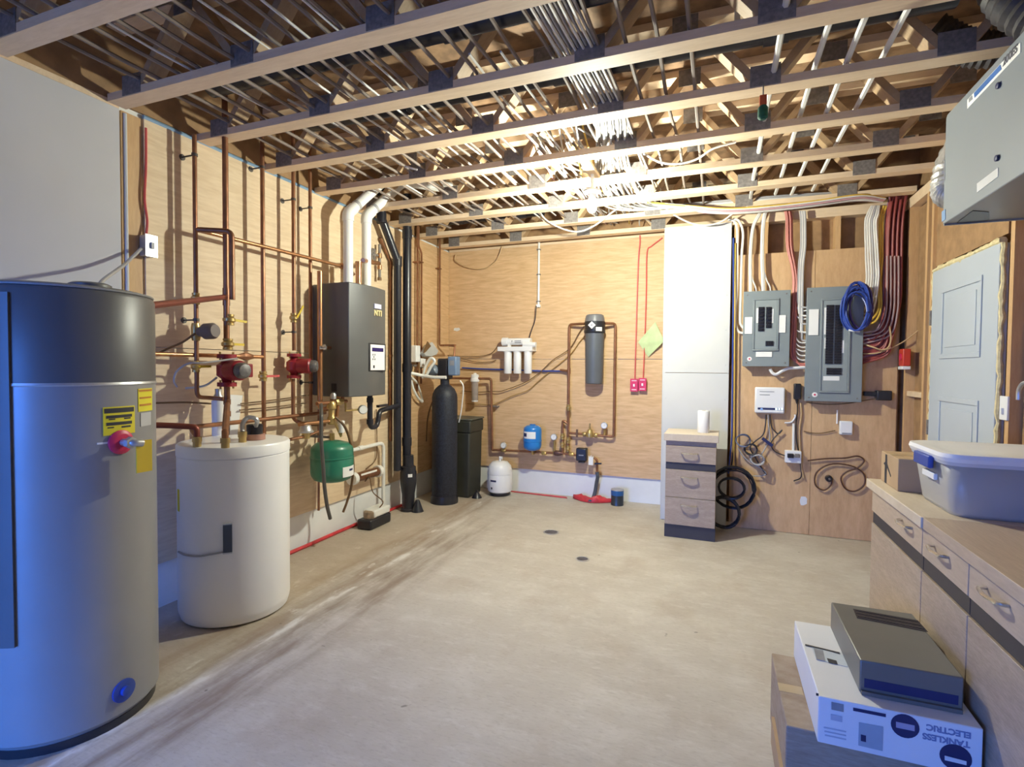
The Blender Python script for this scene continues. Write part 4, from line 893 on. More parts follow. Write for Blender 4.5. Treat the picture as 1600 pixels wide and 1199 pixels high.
# blue expansion tank
b0 = bw(832, 685, .16); z0, z1 = bw(831, 704, .16).z, bw(832, 663, .16).z; h = z1-z0
t = thing('expansion_tank', 'small blue expansion tank with white label on the back wall', 'expansion tank', (b0.x, YB-.16, z0))
ob('shell', MB().lathe((b0.x, YB-.16, z0), [(.04,0),(.075,.012),(.092,.035),(.096,.06),(.096,h*.35),(.099,h*.36),(.099,h*.38),(.096,h*.39),(.096,h*.80),(.088,h*.88),(.06,h*.95),(.03,h*.965),(.03,h)], 28), BLUE, t)
ob('label', MB().arc((b0.x, YB-.16), .0965, .0015, z0+h*.48, z0+h*.74, -135, -52, 8), PAPER, t); ob('label_oval', MB().arc((b0.x, YB-.16), .098, .001, z0+h*.55, z0+h*.68, -134, -110, 5), NAVY, t)
ob('support_pipe', MB().tube(rnd([(b0.x, YB-.16, z0+.01), (b0.x, YB-.16, z0-.04), (b0.x, pcy, zlow+.0)], .02), .012), BRASS, t)
# black valve box, white tag, drain
a, b_ = bw(901, 700, .10), bw(917, 724, .10)
t = thing('valve_actuator', 'black box shaped actuator low on the back wall right of the risers', 'actuator', (.5*(a.x+b_.x), YB-.1, b_.z))
ob('case', MB().box(a.x, b_.x, YB-.13, YB-.05, b_.z+.02, a.z), BLACK, t, .01); ob('nose', MB().box(a.x+.02, b_.x-.02, YB-.12, YB-.06, b_.z, b_.z+.019), BLACK, t, .008); ob('slot', MB().box(a.x+.03, b_.x-.03, YB-.132, YB-.13, .5*(a.z+b_.z), .5*(a.z+b_.z)+.012), GREYT, t)
ob('bridge', MB().tube([(x1_, pcy, zm-.01), (a.x+.03, YB-.08, zm-.01)], .012), COPPER, t)
a, b_ = bw(920, 712, .10), bw(927, 727, .10)
tag(ob('hang_tag', MB().prism([(a.x,YB-.11,b_.z),(b_.x,YB-.11,b_.z),(b_.x,YB-.11,a.z),(b_.x-.015,YB-.11,a.z-.02),(.5*(a.x+b_.x),YB-.11,a.z+.005),(a.x+.012,YB-.11,a.z-.02),(a.x,YB-.11,a.z)], (0,.012,0)), PAPER), 'small white tag hanging beside the black actuator', 'tag')
v0 = bw(930, 724, .08); zfl = .0
t = thing('outlet_valve', 'brass outlet with black lever at the right end of the low copper line', 'valve', tuple(bw(933, 735, .08)))
ob('elbow', MB().tube(rnd([V((b_.x+.0, YB-.08, zm-.02)), V((v0.x+.02, YB-.08, zm-.04)), V((v0.x+.02, YB-.08, bw(932,737,.08).z))], .02), .013), COPPER, t); ob('lever', MB().obox(V((v0.x+.0, YB-.105, v0.z)), V((v0.x+.07, YB-.105, v0.z+.005)), .02, .014), BLACK, t)
tag(ob('drain_hose', MB().tube(smooth([V((v0.x+.02, YB-.08, bw(932,738,.08).z)), bw(934, 745, .08), bw(932, 755, .06), bw(930, 768, .06), V((bw(927,778,.06).x, YB-.10, .012)), V((bw(927,780,.06).x-.01, YB-.18, .014))]), .019, 10), mat('slate_hose', (.08,.09,.10), .45)), 'dark hose dropping from the outlet valve to the floor', 'hose')
# red sheeting and paint can
m = MB().prism([(x, y, .001) for x, y in ((az(790,768,0).x, YB-.03), (az(880,781,0).x, YB-.06), (az(880,785,0).x, YB-.10), (az(800,772,0).x, YB-.06))], (0,0,.008))
tag(ob('red_sheeting', m, REDTAPE), 'long strip of red sheeting along the foot of the back wall', 'sheeting')
rp = az(925, 782, 0); mm = MB(); pts = []
N = 14
for i in range(N):
    for j in range(5):
        u_ = i/(N-1); v_ = j/4; w = .3+.7*math.sin(math.pi*u_)
        pts.append((rp.x-.20+.42*u_, YB-.03-.15*w*v_-.01, .006+.06*abs(math.sin(5.3*u_+2*v_))*math.sin(math.pi*v_)*w+.03*random.random()*math.sin(math.pi*v_)))
fs = [(i*5+j, (i+1)*5+j, (i+1)*5+j+1, i*5+j+1) for i in range(N-1) for j in range(4)]
mm.add(pts, fs)
rg_ = tag(ob('crumpled_sheeting', mm, REDTAPE), 'crumpled red sheeting heaped around the foot of the dark hose', 'sheeting')
sd = rg_.modifiers.new('thick', 'SOLIDIFY'); sd.thickness = .004
f = az(963, 791, 0)
t = thing('paint_can', 'small paint can with blue lid on the floor by the back wall', 'paint can', (f.x, f.y+.05, 0))
f = V((f.x, f.y+.05, 0))
ob('can', MB().lathe(f, [(.062,0),(.064,.004),(.062,.01),(.062,.10),(.062,.101)], 28), mat('dark_paint_can', (.06,.07,.08), .35, .5, var=.3), t)
ob('blue_band', MB().lathe(f, [(.063,.10),(.0635,.101),(.0635,.145),(.063,.148)], 28), mat('can_blue', (.02,.12,.35), .35), t); ob('lid', MB().lathe(f, [(.064,.148),(.066,.152),(.064,.158),(.055,.155)], 28), STEEL, t)
# ---- floor drains
for (px, py, r, lab) in ((861, 832, .065, 'farther round floor drain with dark metal grate'), (910, 874, .05, 'nearer small floor drain with perforated grate')):
    f = az(px, py, 0)
    t = thing('floor_drain', lab, 'floor drain', (f.x, f.y, 0), 'floor drains')
    ob('rim', MB().lathe((f.x, f.y, 0), [(r,.0005),(r,.003),(r-.01,.004),(r-.012,.001)], 28), STEEL, t)
    g = MB()
    ob('pit', MB().lathe((f.x, f.y, 0), [(r-.012,.0005),(r-.012,.0015)], 24), BLACK, t)
    for k in range(-2, 3):
        hw = math.sqrt(max(0, (r-.012)**2-(k*.02)**2))
        if hw > .01: ob('grate_bar', MB().box(f.x-hw, f.x+hw, f.y+k*.02-.004, f.y+k*.02+.004, .0016, .0035), DSTEEL, t)
# ---- red switches, cables, leaflet
for px, py, lab, pts in ((991, 602, 'left', ((1000, 368), (1000, 380), (998, 400), (996, 450), (994, 520), (992, 593))), (1004, 601, 'right', ((1035, 372), (1018, 385), (1011, 395), (1010, 450), (1008, 520), (1005, 592)))):
    p = bw(px, py, .04); 
    t = thing('emergency_switch', lab+' of the two red wall switches beside the drywall chase', 'switch', (p.x, YB-.02, p.z-.06), 'red switches')
    ob('box', MB().box(p.x-.034, p.x+.034, YB-.05, YB-.0005, p.z-.06, p.z+.06), REDBOX, t, .004); ob('cover', MB().box(p.x-.038, p.x+.038, YB-.056, YB-.0505, p.z-.064, p.z+.064), REDBOX, t, .002)
    ob('toggle', MB().box(p.x-.008, p.x+.008, YB-.066, YB-.056, p.z-.014, p.z+.012), WPLAST, t)
    for dz in (.045, -.045): ob('lettering', MB().box(p.x-.024, p.x+.024, YB-.0575, YB-.056, p.z+dz-.005, p.z+dz+.005), mat('pale_pink_print', (.75,.5,.55), .5), t)
    tag(ob('red_cable', MB().tube(smooth([bw(x, y, .012) for x, y in pts]), .0065, 6), REDCAB), lab+' red cable running up the back wall from its red switch', 'cable', 'red switch cables')
c4 = [bw(1024, 503, .025), bw(1038, 533, .06), bw(1013, 558, .015), bw(997, 535, .012)]
tag(ob('leaflet', MB().prism(c4, (0,-.0015,0)), LEAF), 'pale green leaflet pinned to the plywood beside the chase', 'leaflet')
# ================================================================= drawer cabinet and service wall
fl_, fr_ = az(1037.5, 838.7, 0), az(1117, 848.3, 0)
wv = fr_-fl_; WID = wv.length; rz = math.atan2(wv.y, wv.x)
t = thing('drawer_cabinet', 'narrow grey oak three drawer cabinet standing against the chase', 'cabinet', (fl_.x, fl_.y, 0), rotz=rz)
D = .36
ob('carcass', MB().box(.002, WID-.002, .02, D, .105, .785), GREYW, t, .002, local=True)
ob('plinth', MB().box(.0, WID, .012, D-.02, .0, .105), mat('dark_plinth', (.05,.045,.05), .5), t, local=True)
ob('recess_rail', MB().box(.004, WID-.004, .008, .02, .555, .61), mat('dark_plinth', (.05,.045,.05), .5), t, local=True)
ob('counter_slab', MB().box(-.012, WID+.014, -.015, D+.01, .786, .845), wood('pale_oak_top', (.66,.56,.44), (.56,.46,.34), (3, 18, 3), dist=.8, rough=.45), t, .003, local=True)
for z0, z1 in ((.612, .745), (.332, .553), (.108, .328)):
    d = ob('drawer', MB().box(.003, WID-.003, .0, .019, z0, z1), GREYW, t, .0015, local=True)
    zc = z1-.055
    ob('handle', MB().tube(rnd([(WID*.32, 0, zc), (WID*.33, -.024, zc), (WID*.48, -.034, zc), (WID*.63, -.024, zc), (WID*.64, 0, zc)], .02), .0055, 8), CHROME, d, local=True)
zt = .845
p = az(1099, 676, zt)
t = thing('paper_roll', 'white paper towel roll standing on the drawer cabinet', 'paper roll', (p.x, p.y, zt))
hh = ay(1099, 642, p.y).z-zt
ob('roll', MB().lathe((p.x, p.y, zt), [(.044,0),(.046,.003),(.046,hh-.003),(.044,hh)], 24), PAPER, t); ob('core', MB().lathe((p.x, p.y, zt+hh), [(.016,.0),(.016,.001)], 16), CARD, t)
# ---- coiled cables between cabinet and service wall
def coil(name, label, px, py, rx, rz_, o, n, r, m, cat='cable', plane='p', jit=.06, tilt=0, grp=None):
    c_ = pw(px, py, o); m_ = MB(); pts = []
    K = 22
    for i in range(n):
        ja, jb, jc = (random.uniform(1-jit, 1+jit) for _ in range(3)); oy = -i*r*1.3/1.0 % .05
        for k in range(K):
            a = 2*math.pi*k/K
            pts.append(V((c_.x+rx*ja*math.cos(a)+tilt*rz_*math.sin(a)+(jc-1)*rx, c_.y+.02*math.sin(a*2+i)-oy*.8, c_.z+rz_*jb*math.sin(a)+(jb-1)*rz_)))
    return tag(ob(name, m_.tube(pts, r, 6), m), label, cat, grp)
coil('cable_coil', 'large coil of dark cable hanging behind the drawer cabinet', 1145, 762, .165, .17, .09, 9, .006, BLACK)
coil('cable_coil', 'lower thick black cable coil behind the drawer cabinet', 1131, 800, .12, .125, .16, 6, .010, BLACK, jit=.04)
coil('cable_coil', 'inner ring of dark cable within the large hanging coil', 1143, 762, .10, .085, .15, 5, .008, BLACK, jit=.03)
for i, (pts, m, lab) in enumerate(((((1148, 372), (1149, 450), (1148, 560), (1147, 640), (1146, 700), (1142, 735)), BLACK, 'black'), (((1146, 372), (1146, 450), (1145, 560), (1144, 640), (1143, 690), (1138, 740)), BLUEC, 'blue'), (((1150.5, 380), (1151, 470), (1150, 560), (1149, 640), (1149, 700), (1150, 735)), TUBEB, 'brown'), (((1149, 380), (1148, 520), (1147.5, 600), (1147, 680), (1146, 730)), YCAB, 'tan'))):
    tag(ob('low_voltage_cable', MB().tube(smooth([pw(x, y, .02+.012*i) for x, y in pts]), .0065 if i < 3 else .004, 6), m), lab+' cable running down the gap between chase and service plywood', 'cable', 'gap cables')
# ---- breaker panels
def panel(name, label, p0, p1, inner, cols, lab_boxes, deep=.10):
    a, b = pw(*p0, deep), pw(*p1, deep); y = YP-deep
    t = thing(name, label, 'breaker panel', (.5*(a.x+b.x), YP, b.z), 'grey breaker panels')
    ob('box', MB().box(a.x+.01, b.x-.01, y+.006, YP-.0005, b.z+.01, a.z-.01), PANELG, t)
    cv = ob('cover', MB().box(a.x, b.x, y-.004, y+.005, b.z, a.z), PANELG, t, .003)
    ia, ib = pw(*inner[0], deep), pw(*inner[1], deep)
    ob('inner_plate', MB().box(ia.x, ib.x, y-.009, y-.0042, ib.z, ia.z), PANELI, cv, .003)
    fr = .014
    for (x0, x1, z0, z1) in ((ia.x-fr, ib.x+fr, ia.z, ia.z+fr), (ia.x-fr, ib.x+fr, ib.z-fr, ib.z), (ia.x-fr, ia.x, ib.z, ia.z), (ib.x, ib.x+fr, ib.z, ia.z)): ob('frame_bar', MB().box(x0, x1, y-.014, y-.0042, z0, z1), PANELG, cv, .003)
    proto = None
    for (c0, c1, n) in cols:
        ca, cb = pw(*c0, deep), pw(*c1, deep); hgt = (ca.z-cb.z)/n; mid = .5*(ca.x+cb.x)
        for k in range(n):
            z = ca.z-(k+.5)*hgt
            br = ob('breaker', MB().box(ca.x, cb.x, y-.016, y-.0092, z-hgt*.46, z+hgt*.46), BLACK, t)
            ob('breaker_toggle', MB().box(mid-.008, mid+.012, y-.024, y-.016, z-hgt*.22, z+hgt*.22), BLACK, br)
    for (q0, q1, mm) in lab_boxes:
        qa, qb = pw(*q0, deep), pw(*q1, deep); ob('label', MB().box(qa.x, qb.x, y-.0105, y-.0042, qb.z, qa.z), mm, cv)
    for (dx, dz) in ((.03,.03),(-.03,.03),(.03,-.03),(-.03,-.03)):
        ob('screw', MB().lathe((a.x+dx if dx > 0 else b.x+dx, y-.004, a.z-dz if dz > 0 else b.z-dz), [(.006,0),(.004,.003)], 8, (0,-1,0)), DSTEEL, cv)
    return t, a, b, cv
t, a1, b1, cv = panel('breaker_panel', 'smaller grey breaker panel nearer the drywall chase', (1162, 456), (1233, 573), ((1180, 470), (1213, 546)), [((1185, 480), (1193.5, 518), 7), ((1197, 480), (1205, 513), 6), ((1196, 533), (1208, 541), 1)],
    [((1164, 496), (1175, 522), PAPER), ((1216, 493), (1227, 520), PAPER), ((1181, 550), (1206, 558), PAPER), ((1182, 482), (1184.5, 505), PAPER), ((1205.5, 483), (1208, 505), PAPER)])
p = pw(1171, 561, .105); ob('round_sticker', MB().lathe((p.x, YP-.104, p.z), [(.018,0),(.018,.002)], 20, (0,-1,0)), PAPER, cv); ob('sticker_mark', MB().lathe((p.x, YP-.1062, p.z), [(.007,0),(.007,.001)], 10, (0,-1,0)), REDBOX, cv)
t, a2, b2, cv = panel('breaker_panel', 'larger grey breaker panel with two long breaker columns', (1261, 450), (1346, 629), ((1286, 470), (1323, 612)), [((1291, 477), (1300.5, 569), 22), ((1305, 477), (1314, 569), 22), ((1291, 575), (1314, 586), 3)],
    [((1264, 484), (1278, 524), PAPER), ((1286, 588), (1311, 595), PAPER), ((1288, 481), (1290.5, 523), PAPER), ((1288, 528), (1290.5, 545), PAPER), ((1314.5, 532), (1318, 552), PAPER)])
p = pw(1273, 617, .105); ob('round_sticker', MB().lathe((p.x, YP-.104, p.z), [(.02,0),(.02,.002)], 20, (0,-1,0)), PAPER, cv); ob('sticker_mark', MB().lathe((p.x, YP-.1062, p.z), [(.008,0),(.008,.001)], 10, (0,-1,0)), REDBOX, cv)
# ---- feeder cables above and between the panels
def bundle(name, label, at):
    p_ = pw(at[0], at[1], .05); return thing(name, label, 'cable bundle', tuple(p_))
def bcab(par, pts, r, m, o=.05, n=6):
    return ob('cable', MB().tube(smooth([pw(q[0], q[1], q[2] if len(q) > 2 else o) for q in pts], 5), r, n), m, par)
def pcab(label, pts, r, m, o=.05, name='feeder_cable', cat='cable', grp=None, n=6):
    return tag(ob(name, MB().tube(smooth([pw(q[0], q[1], q[2] if len(q) > 2 else o) for q in pts], 5), r, n), m), label, cat, grp)
pcab('left of two white cables bending into the side of the smaller panel', ((1138, 344, .03), (1147, 346), (1152, 360), (1152, 400), (1151, 460), (1150, 505), (1154, 518), (1162, 521, .06)), .010, WCAB, .04)
pcab('right of two white cables bending into the side of the smaller panel', ((1146, 342, .03), (1155, 346), (1161, 365), (1159, 400), (1157.5, 460), (1156.5, 500), (1158, 508), (1163, 514, .06)), .010, WCAB, .05)
pcab('left thick white feeder entering the top of the smaller panel', ((1192, 325, .03), (1186, 336), (1177, 355), (1173, 390), (1172.5, 425), (1173, 458)), .014, WCAB, .055)
pcab('thin white branch beside the left thick feeder of the smaller panel', ((1173, 428), (1177, 440), (1181, 450), (1182, 458)), .006, WCAB, .055)
pcab('right thick white feeder entering the top of the smaller panel', ((1200, 325, .03), (1195, 336), (1192, 360), (1191, 400), (1192, 430), (1193, 458)), .016, WCAB, .055)
pcab('thin white branch beside the right thick feeder of the smaller panel', ((1194, 425), (1198, 438), (1203, 448), (1204, 458)), .006, WCAB, .055)
bd1 = bundle('cable_bundle', 'tied bundle of pink red house cables between the two breaker panels', (1240, 560))
for i in range(5):
    dx = (i-2)*2.2
    bcab(bd1, ((1231+dx, 330), (1233+dx, 345), (1234+dx, 385), (1240+dx*.8, 415), (1243+dx*.8, 440), (1241+dx*.8, 480), (1239+dx, 520), (1238+dx, 555), (1250+dx*.3, 568+i), (1262, 568+i*1.5, .06)), .0075, mat('pink_red_jacket', (.50,.16,.13), .5, var=.25), .035+.012*(i % 2))
bd2 = bundle('cable_bundle', 'grey white cable bundle fanning into the left side of the larger panel', (1252, 520))
for i in range(5):
    dx = (i-2)*1.7
    yk = 477+(i*13)
    bcab(bd2, ((1254+dx, 330), (1255+dx, 345), (1255+dx, 385), (1252+dx, 412), (1251+dx, 440), (1250+dx, yk-8), (1252+dx*.4, yk+2), (1262, yk+4, .06)), .008, WCAB if i % 2 else GREYC, .05)
for i, yk in enumerate((484, 497, 518, 534, 541, 547, 554, 561)):
    pcab(('topmost','second','third','fourth','fifth','sixth','seventh','lowest')[i]+' short white cable end entering the left side of the larger panel', ((1244, yk-6+i % 3*2, .03), (1248, yk), (1254, yk+2), (1262, yk+1, .06)), .0055, WCAB, .045, grp='short ends at the larger panel')
pcab('thick white cable curling out below the smaller panel', ((1203, 577, .06), (1207, 583), (1213, 585), (1222, 580), (1232, 576), (1245, 575), (1261, 574, .05)), .013, WPLAST, .06)
# right side: white, yellow and red bundles
bd3 = bundle('cable_bundle', 'row of white house cables hanging right of the larger panel', (1360, 450))
for i in range(6):
    x = 1352+i*3.4
    bcab(bd3, ((x+10-i, 322, .03), (x+3, 336), (x, 350), (x+1+i*.4, 400), (x+2+i*.3, 440), (x-6, 470+i*4, .05), (1346, 480+i*5, .06)), .0075, WCAB if i != 3 else GREYC, .05+.006*i)
bd4 = bundle('cable_bundle', 'pair of yellow house cables right of the white cable row', (1376, 490))
for i in range(2):
    x = 1375+i*4
    bcab(bd4, ((x+6, 322, .03), (x, 345), (x, 400), (x-3, 440), (x-2, 480), (x-12, 498+i*5, .07), (1347, 503+i*4, .06)), .0075, YCAB, .05)
bd5 = bundle('cable_bundle', 'thick bundle of dark red house cables in the corner beside the door wall', (1395, 520))
for i in range(16):
    x = 1383+i*1.75; dp = .03+.014*(i % 4)
    bcab(bd5, ((x+8, 305, .03), (x+3, 330, dp), (x, 370, dp), (x-1, 430, dp), (x-3, 480-i*.4, dp), (x-8-i*.5, 508+i*1.4, dp+.02), (x-24, 525+i*2, dp+.01), (1347, 520+i*3.2, .05)), .0085, mat('dark_red_jacket', (.30,.06,.055), .5, var=.35) if i % 4 else mat('mauve_jacket', (.30,.14,.20), .5, var=.25), dp)
bd6 = bundle('cable_bundle', 'grey pink cables lying over the dark red bundle', (1390, 520))
for i in range(4):
    x = 1386+i*6
    bcab(bd6, ((x, 400, .10), (x, 450, .10), (x-2, 490, .10), (x-14, 515+i*3, .10), (1347, 520+i*6, .07)), .006, mat('grey_pink_jacket', (.42,.30,.30), .5), .10)
pcab('pale cable looping low beside the red bundle', ((1347, 537, .05), (1365, 543), (1378, 547), (1388, 543), (1392, 530), (1390, 510)), .006, mat('tan_jacket', (.55,.38,.2), .5), .12)
pcab('loose cable from the larger panel to the red box on the right', ((1347, 553, .05), (1370, 552), (1395, 543), (1415, 532), (1437, 515)), .005, mat('tan_jacket', (1,1,1)), .10)
# blue coil
cb = coil('cable_coil', 'blue network cable coil hung over the corner of the larger panel', 1336, 484, .085, .165, .16, 12, .0065, BLUEC, tilt=.0, jit=.14)
coil('cable_coil', 'dark violet loop of cable behind the blue coil', 1343, 482, .08, .16, .125, 4, .006, mat('violet_jacket', (.06,.03,.14), .5), tilt=.0, jit=.1)
pcab('white tie strip on the blue cable coil', ((1326, 516, .19), (1334, 517, .20), (1343, 518, .19)), .008, WPLAST, .19, 'cable_tie', 'tie')
# black transformer bar right of the panel
a, b = pw(1350, 610, .04), pw(1392, 626, .04)
t = thing('power_bar', 'black power supply on the plywood right of the larger panel', 'power supply', (a.x, YP, b.z)); ob('bar', MB().box(a.x, b.x-.06, YP-.05, YP-.0005, b.z+.03, a.z-.01), BLACK, t, .006); ob('plug', MB().box(b.x-.10, b.x, YP-.075, YP-.0005, b.z, a.z+.0), BLACK, t, .008)
pcab('thin cord under the larger panel to the power supply', ((1260, 629, .03), (1290, 632), (1320, 631), (1345, 627), (1375, 622, .05)), .004, TUBEB, .02)
# white internet box
a, b = pw(1180, 605, .05), pw(1226, 647, .05)
t = thing('modem_box', 'white wall modem with a blue strip under the smaller panel', 'modem', (.5*(a.x+b.x), YP, b.z))
ob('case', MB().box(a.x, b.x, YP-.055, YP-.0005, b.z, a.z), WPLAST, t, .012); c0, c1 = pw(1184, 637, .055), pw(1224, 642, .055)
st = ob('status_strip', MB().box(c0.x, c1.x, YP-.057, YP-.0545, c1.z+.003, c0.z), NAVY, t, .001)
for px in (1213, 1217.5, 1222): c_ = pw(px, 639.5, .058); ob('indicator', MB().box(c_.x-.007, c_.x+.007, YP-.059, YP-.057, c_.z-.007, c_.z+.007), mat('lit_indicator', (.7,.85,1), .4, emit=((.6,.8,1), 1.5)), st)
c_ = pw(1190, 639.5, .058); ob('indicator_ring', MB().lathe((c_.x, YP-.057, c_.z), [(.010,0),(.010,.002)], 16, (0,-1,0)), mat('lit_ring', (.3,.5,.9), .4), st)
for k, w in ((612, 20), (617, 14)): c_ = pw(1187, k, .056); ob('print_line', MB().box(c_.x, c_.x+w*.0055, YP-.0565, YP-.0545, c_.z-.003, c_.z+.003), GREYT, t)
# black adapter, conduit and outlet
p = pw(1246, 612, .04)
t = thing('power_adapter', 'black power adapter between the modem and the larger panel', 'adapter', (p.x, YP, p.z-.06)); ob('brick', MB().box(p.x-.026, p.x+.026, YP-.05, YP-.0005, p.z-.065, p.z+.065), BLACK, t, .008); ob('strain_relief', MB().lathe((p.x, YP-.025, p.z-.1), [(.006,0),(.014,.035)], 10), BLACK, t)
pcab('black cord dropping from the adapter along the plywood', ((1246, 627), (1246, 645), (1244, 660), (1245, 690), (1250, 720), (1252, 745), (1240, 752)), .005, BLACK, .015, 'electric_lead', 'lead')
pcab('yellowish cord dropping beside the adapter cord', ((1251, 630), (1252, 650), (1249, 670), (1250, 700), (1252, 730), (1256, 748)), .006, mat('tan_jacket', (1,1,1)), .015, 'electric_lead', 'lead')
a, b = pw(1240, 648, .01), pw(1240, 703, .01)
pcab('white conduit from the modem down to the outlet box', ((1226, 661, .02), (1236, 660), (1242, 653), (1242, 648)), .007, WPLAST, .012, 'cable_conduit', 'conduit')
tag(ob('cable_conduit', MB().tube([pw(1240, 662, .01), pw(1239.5, 704, .01)], .010), PVC), 'straight white conduit above the outlet box', 'conduit')
p = pw(1239, 714, .04)
t = thing('outlet_box', 'white outlet box with black plugs low on the service plywood', 'outlet', (p.x, YP, p.z-.05)); ob('box', MB().box(p.x-.06, p.x+.06, YP-.06, YP-.0005, p.z-.05, p.z+.05), WPLAST, t, .006)
ob('plug', MB().box(p.x-.045, p.x+.0, YP-.09, YP-.06, p.z-.005, p.z+.03), BLACK, t, .004); ob('plug', MB().box(p.x+.01, p.x+.045, YP-.085, YP-.06, p.z+.0, p.z+.03), DSTEEL, t, .004)
p = pw(1322, 669, .03)
t = thing('wall_sensor', 'small white sensor box on the service plywood under the larger panel', 'sensor box', (p.x, YP, p.z-.06)); ob('case', MB().box(p.x-.045, p.x+.045, YP-.04, YP-.0005, p.z-.055, p.z+.055), WPLAST, t, .008); ob('ledge', MB().box(p.x-.03, p.x+.035, YP-.046, YP-.04, p.z-.048, p.z-.038), GREYT, t)
ob('antenna', MB().tube([(p.x-.06, YP-.01, p.z+.03), (p.x-.06, YP-.01, p.z+.14)], .006), WPLAST, t)
pcab('thin brown cord strung between the conduit and the white sensor box', ((1256, 674), (1270, 677), (1285, 677), (1305, 673)), .004, TUBEB, .012, 'electric_lead', 'lead')
pcab('dark cord looped twice on the service plywood', ((1262, 720), (1290, 717), (1320, 716), (1340, 713), (1350, 720), (1340, 731), (1322, 738), (1314, 748), (1320, 763), (1335, 768), (1350, 758), (1350, 742), (1335, 730), (1310, 725), (1290, 728), (1275, 740), (1274, 758), (1287, 766), (1298, 758), (1300, 748)), .0065, mat('maroon_jacket', (.09,.035,.02), .5), .02, 'cord_loop', 'cord')
p = pw(1295, 748, .02); t = thing('cord_plug', 'round black plug end in the left loop of the dark cord', 'plug', (p.x, YP, p.z-.025)); ob('body', MB().lathe((p.x, YP-.0005, p.z), [(.026,0),(.026,.03),(.018,.04)], 16, (0,-1,0)), BLACK, t); ob('pins', MB().lathe((p.x, YP-.0405, p.z), [(.008,0),(.008,.008)], 8, (0,-1,0)), DSTEEL, t)
# tangle of network cables under the modem
coil('cable_coil', 'small blue grey cable loop left of the modem leads', 1161, 688, .055, .05, .05, 3, .005, mat('slate_jacket', (.12,.14,.22), .5))
coil('cable_coil', 'small black cable loop below the modem leads', 1173, 702, .05, .045, .055, 3, .006, DARKT)
coil('cable_coil', 'tight grey cable bundle at the bottom of the tangle', 1183, 718, .05, .04, .06, 5, .006, GREYC)
for i, (pts, lab) in enumerate(((((1197, 648, .03), (1196, 665), (1192, 680), (1180, 690), (1172, 700), (1180, 715), (1192, 735), (1198, 742)), 'first'), (((1200, 648, .03), (1201, 665), (1203, 685), (1196, 700), (1186, 716)), 'second'), (((1203, 648, .03), (1206, 668), (1216, 678), (1222, 672), (1214, 680), (1205, 692), (1210, 705), (1230, 714)), 'third'), (((1153, 700), (1162, 714), (1175, 724), (1190, 733), (1197, 740), (1190, 744), (1176, 744)), 'lowest'))):
    pcab(lab+' grey lead in the tangle under the modem', pts, .005, GREYC if i % 2 else DARKT, .03, 'network_lead', 'cable', 'modem leads')
p = pw(1199, 690, .04); tag(ob('cable_wrap', MB().obox(pw(1191, 685, .05), pw(1207, 697, .05), .03, .025), NAVY), 'dark wrap around the grey leads under the modem', 'cable wrap')
# ---- right wall boxes
p = rw(1420, 560, .0)
t = thing('alarm_box', 'red fire alarm box on the stud beside the door', 'alarm box', (XR, p.y, p.z-.07)); ob('box', MB().box(XR-.05, XR-.0005, p.y-.05, p.y+.05, p.z-.06, p.z+.07), mat('alarm_red', (.55,.05,.03), .4), t, .006); ob('base', MB().box(XR-.055, XR-.0005, p.y-.055, p.y+.045, p.z-.085, p.z-.061), WPLAST, t, .004); ob('bezel', MB().lathe((XR-.05, p.y, p.z+.01), [(.025,0),(.025,.006)], 16, (-1,0,0)), REDBOX, t); ob('side_plate', MB().box(XR-.045, XR-.001, p.y+.0505, p.y+.062, p.z-.05, p.z+.06), WPLAST, t)
p = rw(1572, 638, .0)
t = thing('light_switch', 'white light switch on the stud right of the door', 'light switch', (XR, p.y, p.z-.06)); ob('plate', MB().box(XR-.012, XR-.0005, p.y-.038, p.y+.038, p.z-.06, p.z+.06), WPLAST, t, .003); ob('toggle', MB().box(XR-.022, XR-.012, p.y-.008, p.y+.008, p.z-.03, p.z+.0), WPLAST, t)
tag(ob('bent_conduit', MB().tube(smooth([rw(1591, 625, .06), rw(1592, 610, .06), rw(1598, 600, .06), rw(1606, 597, .06)]), .009), STEEL), 'short bent steel rod on the wall right of the light switch', 'conduit')
# ================================================================= right hand counter and what stands on it
ZC_, CX = .845, .705
def cab(y0, y1, lab, hy):
    t = thing('base_cabinet', lab, 'cabinet', (CX+.02, .5*(y0+y1), 0), 'grey oak base cabinets')
    ob('carcass', MB().box(CX+.02, XR-.012, y0+.002, y1-.002, .1, ZC_-.042), GREYW, t)
    ob('plinth', MB().box(CX+.05, XR-.012, y0+.002, y1-.002, 0, .1), mat('dark_plinth', (1,1,1)), t)
    d = ob('drawer', MB().box(CX, CX+.019, y0+.003, y1-.003, .70, ZC_-.046), GREYWY, t, .0015)
    zc = .768
    ob('handle', MB().tube(rnd([(CX, hy-.06, zc), (CX-.022, hy-.055, zc), (CX-.032, hy, zc), (CX-.022, hy+.055, zc), (CX, hy+.06, zc)], .02), .0055, 8), CHROME, d)
    ob('recess_rail', MB().box(CX+.006, CX+.019, y0+.003, y1-.003, .645, .699), mat('dark_plinth', (1,1,1)), t)
    ob('door', MB().box(CX, CX+.019, y0+.003, y1-.003, .105, .642), GREYW, t, .0015)
for (y0, y1, lab, hy) in ((2.28, 2.93, 'grey oak base cabinet at the door end of the counter', 2.44), (1.91, 2.28, 'second grey oak base cabinet from the door', 2.11), (1.50, 1.91, 'third grey oak base cabinet from the door', 1.74), (.95, 1.50, 'nearest grey oak base cabinet beside the floor boxes', 1.25)): cab(y0, y1, lab, hy)
PALE = wood('pale_oak_top_y', (.68,.58,.46), (.58,.48,.36), (18, 3, 3), dist=.8, rough=.45)
